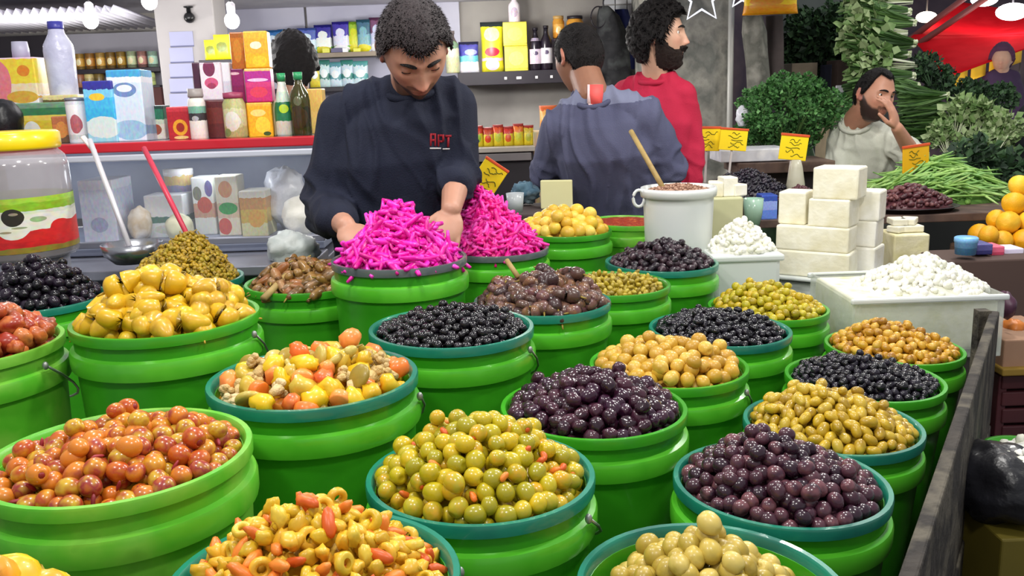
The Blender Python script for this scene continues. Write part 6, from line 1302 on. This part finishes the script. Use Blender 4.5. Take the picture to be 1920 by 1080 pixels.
# --- greens
def bunch_mesh(name, L, spread, n, seed, leafc, stemc, bw=.012, droop=.25):
    """a tied bunch lying along +X: pale stems at x = 0, blades fanning out"""
    r = random.Random(seed); g = G(); 
    for q in range(n):
        a = r.random()*6.283; rr = math.sqrt(r.random()); y0, z0 = .022*rr*math.cos(a), .022*rr*math.sin(a); ly, lz = spread*rr*math.cos(a)*(.8+.4*r.random()), spread*rr*math.sin(a)*(.8+.4*r.random()); l = L*(.75+.35*r.random())
        pts = []; 
        for i in range(6):
            t = i/5; pts.append(Vector((l*t, y0+ly*t**1.3, z0+lz*t**1.3-droop*l*t*t*(.4+.6*r.random())*.6)))
        ww = bw*(.7+.6*r.random()); tw = r.random()*3.14; V = []; F = []
        for i, p in enumerate(pts):
            t = i/5; wd = ww*(.35+1.1*math.sin(math.pi*min(1,t*.9+.05))); u = Vector((0,math.cos(tw+t),math.sin(tw+t)))
            V += [p-u*wd*.5, p+Vector((0,0,.15*wd)), p+u*wd*.5]
        for i in range(5):
            for k in (0,1): F.append((3*i+k,3*i+k+1,3*i+k+4,3*i+k+3))
        g.put(V,F,0 )
    s = G()
    for q in range(max(8,n//4)):
        a = r.random()*6.283; rr = math.sqrt(r.random()); y0, z0 = .020*rr*math.cos(a), .020*rr*math.sin(a); p = Vector((-.02+.015*r.random(),y0,z0))
        s.tube([p, Vector((.06,y0*1.1,z0*1.1)), Vector((.14,y0*1.5,z0*1.5))], [.0055,.005,.003], 6); s.ball(p, (.006,.0075,.0075), 6, 5)
    return g.mesh(name, leafc, False), s.mesh('pale_stem', stemc)
def clump_mesh(name, L, spread, n, seed, leafc, stemc, lf=.034):
    """a bushy clump: stems fanning from the origin along +X, small folded leaves all over the outer half"""
    r = random.Random(seed); g = G(); s = G()
    for q in range(n):
        a = r.random()*6.283; rr = math.sqrt(r.random()); t = .35+.65*r.random()**.6; p = Vector((L*t*(1-.25*rr*rr), spread*rr*math.cos(a)*t**.7, spread*rr*math.sin(a)*t**.7))
        d = Vector((r.gauss(.5,.6), r.gauss(0,.8)+math.cos(a)*rr, r.gauss(0,.8)+math.sin(a)*rr)).normalized(); u = d.orthogonal().normalized(); u = (Matrix.Rotation(r.random()*6.28,3,d) @ u); nn = d.cross(u); z = lf*(.6+.8*r.random())
        g.put([p, p+d*z*.5+u*z*.42+nn*z*.12, p+d*z, p+d*z*.5-u*z*.42+nn*z*.12, p+d*z*.5], [(0,1,4),(1,2,4),(2,3,4),(3,0,4)])
    for q in range(14):
        a = r.random()*6.283; rr = math.sqrt(r.random()); s.tube([(0,.01*math.cos(a),.01*math.sin(a)),(L*.4,spread*.35*rr*math.cos(a),spread*.35*rr*math.sin(a)),(L*.8,spread*.8*rr*math.cos(a),spread*.8*rr*math.sin(a))], [.003,.0026,.0014], 5)
    return g.mesh(name, leafc, False), s.mesh('pale_stem', stemc)
LG1 = M('leaf_green', (66,102,46), .6, [(52,86,36),(92,128,66),(42,72,30)], 'island', scale=14); LG4 = M('leaf_herb', (84,140,70), .6, [(62,114,56),(112,168,98),(50,94,46)], 'island', scale=14); LG2 = M('leaf_dark', (44,74,42), .65, [(34,60,36),(60,92,54),(28,48,32)], 'island', scale=14); LG3 = M('leaf_pale', (112,142,80), .6, [(134,160,102),(88,122,62),(158,176,128)], 'island', scale=14); STM = M('stem_pale', (206,214,182), .55, [(222,226,206),(178,190,146)], 'island', scale=14)
kinds = {'g': bunch_mesh('leafy_bunch', .34, .10, 130, 1, LG1, STM, .018), 'd': clump_mesh('leafy_bunch', .34, .15, 420, 2, LG2, LG2, .046), 'p': clump_mesh('leafy_bunch', .30, .11, 300, 3, LG3, STM, .048), 'f': clump_mesh('leafy_bunch', .22, .12, 420, 4, LG4, LG1, .026)}
def bunch(k, root, tip, Y, label, group, sc=1.0, dY=.12):
    a, b = aty(*root, Y), aty(*tip, Y+dY); d = b-a; me, st = kinds[k]
    base = {'g':.34,'d':.34,'p':.30,'f':.22}[k]; s = d.length/base*sc
    q = Vector((1,0,0)).rotation_difference(d.normalized()).to_matrix().to_4x4() @ Matrix.Rotation(rn6.random()*6.28,4,'X')
    o = link('leafy_bunch', me, mw=Matrix.Translation(a) @ q @ Matrix.Scale(s,4)); tag(o, label, 'greens', group); link('pale_stem', st, o); return o
nn = ['first','second','third','fourth','fifth','sixth','seventh','eighth','ninth','tenth','eleventh','twelfth']
for i in range(9):     # tall stack of bunches, pale roots towards the lane
    y = 2+20*i; x = 1712-(i%2)*10+ (8 if i > 5 else 0); bunch('g' if i%3 else 'p', (x,y), (x-132+(i%3)*12, y-6+10*(i%2)), 5.3-.03*i, 'green bunch with pale roots, '+nn[i]+' from the top of the tall stack by the awning', 'bunches in the tall stack', 1.0)
for i, (r_, t_) in enumerate([((1640,20),(1530,60)),((1600,50),(1490,80)),((1640,70),(1550,110)),((1560,20),(1480,60)),((1540,90),(1470,110)),((1630,110),(1560,135)),((1500,40),(1462,120)),((1590,100),(1500,130))]):
    bunch('d', r_, t_, 5.9+.04*i, 'dark green bunch hanging in the shade, '+nn[i]+' counted along the grey wall', 'dark bunches in the shade', 1.0)
for i, (r_, t_) in enumerate([((1775,178),(1690,190)),((1782,200),(1694,206)),((1788,222),(1700,224)),((1770,240),(1690,252)),((1748,262),(1690,232)),((1812,214),(1800,158)),((1840,216),(1834,166)),((1868,216),(1880,170)),((1744,160),(1728,110)),((1776,186),(1758,134))]):
    bunch('g' if i < 5 else 'd', r_, t_, 4.9+.02*i, ('green bunch with pale roots, ' if i < 5 else 'upright dark leafy bunch, ')+nn[i]+' in the row right of the pale shirt', 'bunches right of the pale shirt', 1.05)
for i, (r_, t_) in enumerate([((1790,262),(1806,196)),((1822,262),(1838,200)),((1850,284),(1852,214)),((1776,290),(1760,240)),((1830,300),(1876,262)),((1872,280),(1890,226)),((1800,306),(1830,262))]):
    bunch('p', r_, t_, 4.75-.02*i, 'pale lettuce-like bunch standing upright, '+nn[i]+' before the passer-by in black', 'pale upright bunches', 1.1)
for i, (r_, t_) in enumerate([((1790,340),(1880,322)),((1820,330),(1912,348)),((1850,352),(1930,372)),((1770,316),(1850,300))]):
    bunch('d', r_, t_, 4.2-.05*i, 'dark green bunch lying behind the long beans, '+nn[i]+' from the amber card', 'dark bunches behind the beans', 1.0)
for i in range(16):    # mound of herbs beside the pale shirt
    a_ = i*2.4; rr = math.sqrt((i+.5)/16); cx_, cy_ = 1478+70*rr*math.cos(a_), 235+66*rr*math.sin(a_)
    bunch('f', (cx_+4, cy_+16), (cx_+18*math.cos(a_), cy_-26-8*math.sin(a_*1.7)), 4.62-.25*(1-rr), 'bushy herb bunch, '+['highest','second highest','third highest','inner','inner left','inner right','middle','middle left','middle right','lower','lower left','lower right','outer','outer left','outer right','outermost'][i]+' in the herb mound left of the pale shirt', 'herb mound', 1.5, .0)
g = G(); c = aty(1478,250,4.86); g.ball((c.x,c.y,c.z*.5), (.20,.16,c.z*.5+.10), 24, 16); tag(g.build('herb_mound', LG2), 'dense heap of herbs beneath the bushy bunches left of the pale shirt', 'herbs', kind='stuff')
g = G(); c = aty(1790,330,5.2); g.rbox((c.x+.2,c.y+.15,c.z*.5), (1.3,.7,c.z), .02); tag(g.build('greens_stand', M('stand_slate', (58,60,58), .8, [(44,46,46)], scale=4), smooth=False), 'dark stand behind the beans carrying the leafy bunches', 'stand')
for i, (x0,y0,x1,y1,Y,m,lab) in enumerate([(1556,120,1600,250,5.7,(40,44,66),'navy crate stack behind the man in pale grey shirt'),(1570,112,1606,170,5.6,(66,50,44),'brown crate behind the man in pale grey shirt'),(1484,118,1532,200,5.8,(128,116,98),'tan carton above the herb mound'),(1600,60,1660,150,5.75,(44,54,66),'slate-blue crate behind the tall green stack'),(1550,196,1596,330,5.4,(176,160,130),'cream carton at the shoulder of the man in pale grey shirt')]):
    put_box('stacked_crate', x0,y0,x1,y1,Y,.2, M('crate_col_%d' % i, m, .8, [tuple(int(v*.8) for v in m)], scale=7), lab, 'crate')
put_box('white_tag', 1567,160,1583,186, 5.38, .01, M('tag_white', (216,216,222), .6), 'small white tag on the crates behind the man in pale grey shirt', 'tag')
hanging('grey_sack', [(30,1394,1428),(60,1392,1436),(100,1396,1438),(150,1400,1442),(196,1402,1446)], 5.5, M('sack_grey', (136,136,126), .9, [(108,108,100),(158,156,146)], scale=10, bump=.4, bscale=30), 'grey sackcloth hanging beside the concrete pier', 0, 'sack')
hanging('brown_sack', [(30,1436,1466),(80,1438,1468),(140,1440,1470),(172,1442,1470)], 5.6, M('sack_brown', (92,82,80), .9, [(74,66,66)], scale=10), 'dark taupe sack hanging beside the grey sackcloth', 0, 'sack', seed=3)
pouch('yellow_bag', 1396,-24,1502,26, 4.7, MP('bag_bright_yellow', (226,150,20), [(.35,(246,206,20)),(.7,(240,180,30))], [(.4,.5,.3,.18,(226,150,40))], noise_amt=.1), 'bright yellow bag hanging at the top edge', 'bag', depth=.08)
blob('white_bag', 1384,198,1408,238, 4.5, .08, WPLAST, 'small white plastic bag left of the herb mound', 'bag', seed=13)
NEON = M('star_white', (236,238,244), .3, emit=(236,240,255), estr=.8)
for i, (cx_, cy_, R_) in enumerate(((1316,-4,46),(1392,-14,30))):
    c = aty(cx_,cy_,5.45); s = ppm(cx_,cy_,5.45); pts = []
    for k in range(11): a_ = math.pi/2+k*math.pi/5; r_ = (R_ if k%2 == 0 else R_*.45)/s; pts.append(c+Vector((r_*math.cos(a_),0,r_*math.sin(a_))))
    tag(G().tube(pts, .007, 8).build('star_ornament', NEON), ['large white star outline at the top edge above the bearded man','small white star outline at the top edge beside the yellow bag'][i], 'ornament')
# --- the red awning over the lane, lamps under it
RED = M('awning_red', (226,22,34), .95, [(206,18,30),(232,34,44)], scale=2, spec=.05); YEL = M('awning_yellow', (246,190,40), .6)
def cloth_quad(name, A, B, C, D, mat, label, sag=.10, n=12, parent=None):
    V = []; F = []
    for j in range(n+1):
        for i in range(n+1):
            u, v = i/n, j/n; p = A.lerp(B,u).lerp(D.lerp(C,u),v); p = p-Vector((0,0,sag*math.sin(math.pi*u)*math.sin(math.pi*v))); V.append(p)
    for j in range(n):
        for i in range(n): F.append((j*(n+1)+i, j*(n+1)+i+1, (j+1)*(n+1)+i+1, (j+1)*(n+1)+i))
    g = G(); g.put(V,F); o = g.build(name, mat, parent); md = o.modifiers.new('t','SOLIDIFY'); md.thickness = .006; 
    if label: tag(o, label, 'awning')
    return o
A, B, C, D = aty(1708,70,9.2), aty(1796,4,10.6), aty(1935,28,10.2), aty(1775,146,8.0)
C2 = aty(1940,66,8.6)
aw = cloth_quad('red_awning', A, B, aty(1940,26,10.0), C2, RED, 'sagging red awning stretched over the market lane', .08)
cloth_quad('awning_skirt', A, C2, aty(1945,84,8.4), D, RED, None, .02, 12, aw)
for i in range(5):
    p, q = D.lerp(aty(1945,84,8.4), .06+.2*i), D.lerp(aty(1945,84,8.4), .22+.2*i); dn = Vector((0,0,-.10)); cloth_quad('yellow_fringe', p, q, q+dn, p+dn, YEL, None, .0, 3, aw)
for i, (p, q) in enumerate(((aty(1700,78,9.3), aty(1830,-20,9.3)),(aty(1720,84,9.0), aty(1850,-4,9.0)))):
    tag(G().tube([p,q], .03, 8).build('awning_pole', M('pole_rust', (120,60,56), .6)), ['rust-red awning pole farther from the lamps','rust-red awning pole nearer the lamps'][i], 'pole')
g = G(); cc_ = aty(1760,-10,11.3); g.box((cc_.x+.2, 11.2, cc_.z+.35), (3.0,.6,.5)); tag(g.build('trim_9', M('lintel_dark', (84,58,62), .8), smooth=False), 'dark lintel above the red awning', 'trim', kind='structure')
for i, (px,py,Y,R_,w) in enumerate(((1898,22,8.8,.10,.0),(1846,-2,9.4,.09,.0),(1737,32,9.6,.07,.3),(1908,180,9.4,.09,.2))):
    c = aty(px,py,Y); o = empty('lane_lamp', c); tag(o, ['large white lamp at the top right corner','white lamp at the top edge above the awning','small warm lamp beside the tall green stack','white lamp low in the lane at the right edge'][i], 'lamp', 'lane lamps')
    G().ball((0,0,0), (R_*1.5,R_,R_*.8), 16, 10).build('lamp_globe', M('lane_glow_%d' % (i//2), (255,246,236), .3, emit=((255,250,252),(255,236,206))[i//2], estr=9), o); G().tube([(0,0,R_*.7),(0,0,R_+.5)], .008, 6).build('cord', CORD, o)
lamp('lane_light', aty(1850,330,8.2), 46, .2, (1,.93,.88)); lamp('lane_light', aty(1760,260,7.2), 22, .2, (1,.93,.88))
# --- things beyond the plank at the right edge
put_box('cardboard_box', 1882,636,2010,690, 2.42, .26, M('cardboard_tan', (172,136,110), .8, [(156,120,96)], scale=6), 'tan cardboard box at the right edge beyond the plank', 'box')
put_box('yellow_board', 1880,690,2010,704, 2.40, .28, M('board_ochre', (150,120,46), .7), 'thin ochre board under the tan cardboard box', 'board')
cr = empty('plastic_crate', aty(1945,760,2.44)); tag(cr, 'dark maroon slatted crate under the ochre board', 'crate'); MAR = M('crate_maroon2', (88,40,44), .55, [(70,32,38)], scale=6)
for i, (y0,y1) in enumerate(((706,726),(736,758),(768,790),(800,822))):
    a, b = aty(1880,y0,2.44), aty(2010,y1,2.44); G().rbox(((a.x+b.x)/2-cr.location.x, .13, (a.z+b.z)/2-cr.location.z), (b.x-a.x,.26,a.z-b.z), .004).build('slat', MAR, cr, smooth=False)
for xx in (1884,1940,2004):
    a, b = aty(xx,706,2.44), aty(xx,822,2.44); G().rbox((a.x-cr.location.x, .13, (a.z+b.z)/2-cr.location.z), (.025,.25,a.z-b.z), .003).build('crate_post', MAR, cr, smooth=False)
zz_ = aty(1945,822,2.44).z; g = G(); g.rbox((cr.location.x, 2.57, zz_/2), (.28,.24,zz_-.004), .005); tag(g.build('crate_stand', M('stand_black', (34,30,32), .8), smooth=False), 'black stand under the maroon slatted crate', 'stand')
for i, (x0,y0,x1,y1,c,lab) in enumerate([(1884,552,1916,604,(84,50,70),'purple-brown vegetable lying on the right-edge box'),(1896,604,1932,636,(222,130,50),'orange vegetable lying on the tan cardboard box')]): blob('vegetable', x0,y0,x1,y1, 2.46+.05*i, .08, M('veg_%d' % i, c, .4, [tuple(int(v*.8) for v in c)], scale=8), lab, 'vegetable', seed=20+i, amp=.15)
sc2 = aty(1918,842,1.82); o = G().lathe([(0,0),(.06,0),(.075,.10),(.08,.10),(.08,.115),(.07,.115),(.066,.08),(0,.07)], 32).build('small_green_tub', G_tub, loc=(sc2.x,1.82,sc2.z-.115)); tag(o, 'small green tub of white cheese curds beyond the plank', 'tub'); 
heap_obj('cheese_curds', (sc2.x,1.82,sc2.z-.03), .066, .066, .05, CRUMB, 'white cheese curds in the small green tub beyond the plank', 'cheese', .022, 70, 12)
g = G(); g.rbox((sc2.x+.02,1.84,(sc2.z-.116)/2), (.2,.2,sc2.z-.117), .006); tag(g.build('tub_stand', M('stand_ink', (30,30,36), .8), smooth=False), 'dark stand under the small green tub', 'stand')
sc3 = aty(1952,896,1.60); o = G().lathe([(0,0),(.085,0),(.105,.05),(.11,.075),(.104,.075),(.098,.05),(0,.03)], 36).build('white_bowl', WPL, loc=(sc3.x,1.60,sc3.z-.05)); tag(o, 'white bowl of cheese at the right edge beyond the plank', 'bowl')
heap_obj('cheese_curds', (sc3.x,1.60,sc3.z+.0), .092, .092, .06, CRUMB, 'cheese pieces heaped in the white bowl at the right edge', 'cheese', .030, 60, 14)
blob('black_sack', 1846,892,2030,1024, 1.50, .24, M('sack_black', (20,20,24), .35, [(34,34,40)], scale=10, bump=.5, bscale=30), 'black plastic sack beyond the plank at the right edge', 'sack', seed=30, amp=.18)
put_box('olive_crate', 1874,1010,2020,1130, 1.50, .22, M('crate_olive', (112,100,30), .6, [(96,86,26)], scale=6), 'olive-yellow crate under the black sack at the right edge', 'crate', z=0)
# --- tub of orange and yellow peppers whose heap just enters the lower left corner
TUB['T0'] = (-.500,.640,1.110,.158,0.0)
mw, R = tub('T0', 'green', 'green tub cut off by the lower left corner, with yellow and orange peppers')
SP0 = M('pepper_orange', (240,176,30), .33, [(236,150,36),(246,206,40)], 'object', scale=30, coat=.2); p0 = [pepper_mesh('sweet_pepper', L, r, [SP0,STEM], 400+i) for i, (L, r) in enumerate([(.075,.021),(.065,.023)])]
hp = Heap(mw, R, -90, 1020, edge=-.01, pw=1.6); hp.ox, hp.hp = .06, .078
fill(hp, [('sweet_pepper', p0, 1, None, None, None)], .032, 'orange-yellow sweet pepper in the tub at the lower left corner', 'pepper', 'sweet peppers, corner tub', B3, 'pepper_bed', 'lower layer of the orange-yellow sweet peppers', sz=.038)
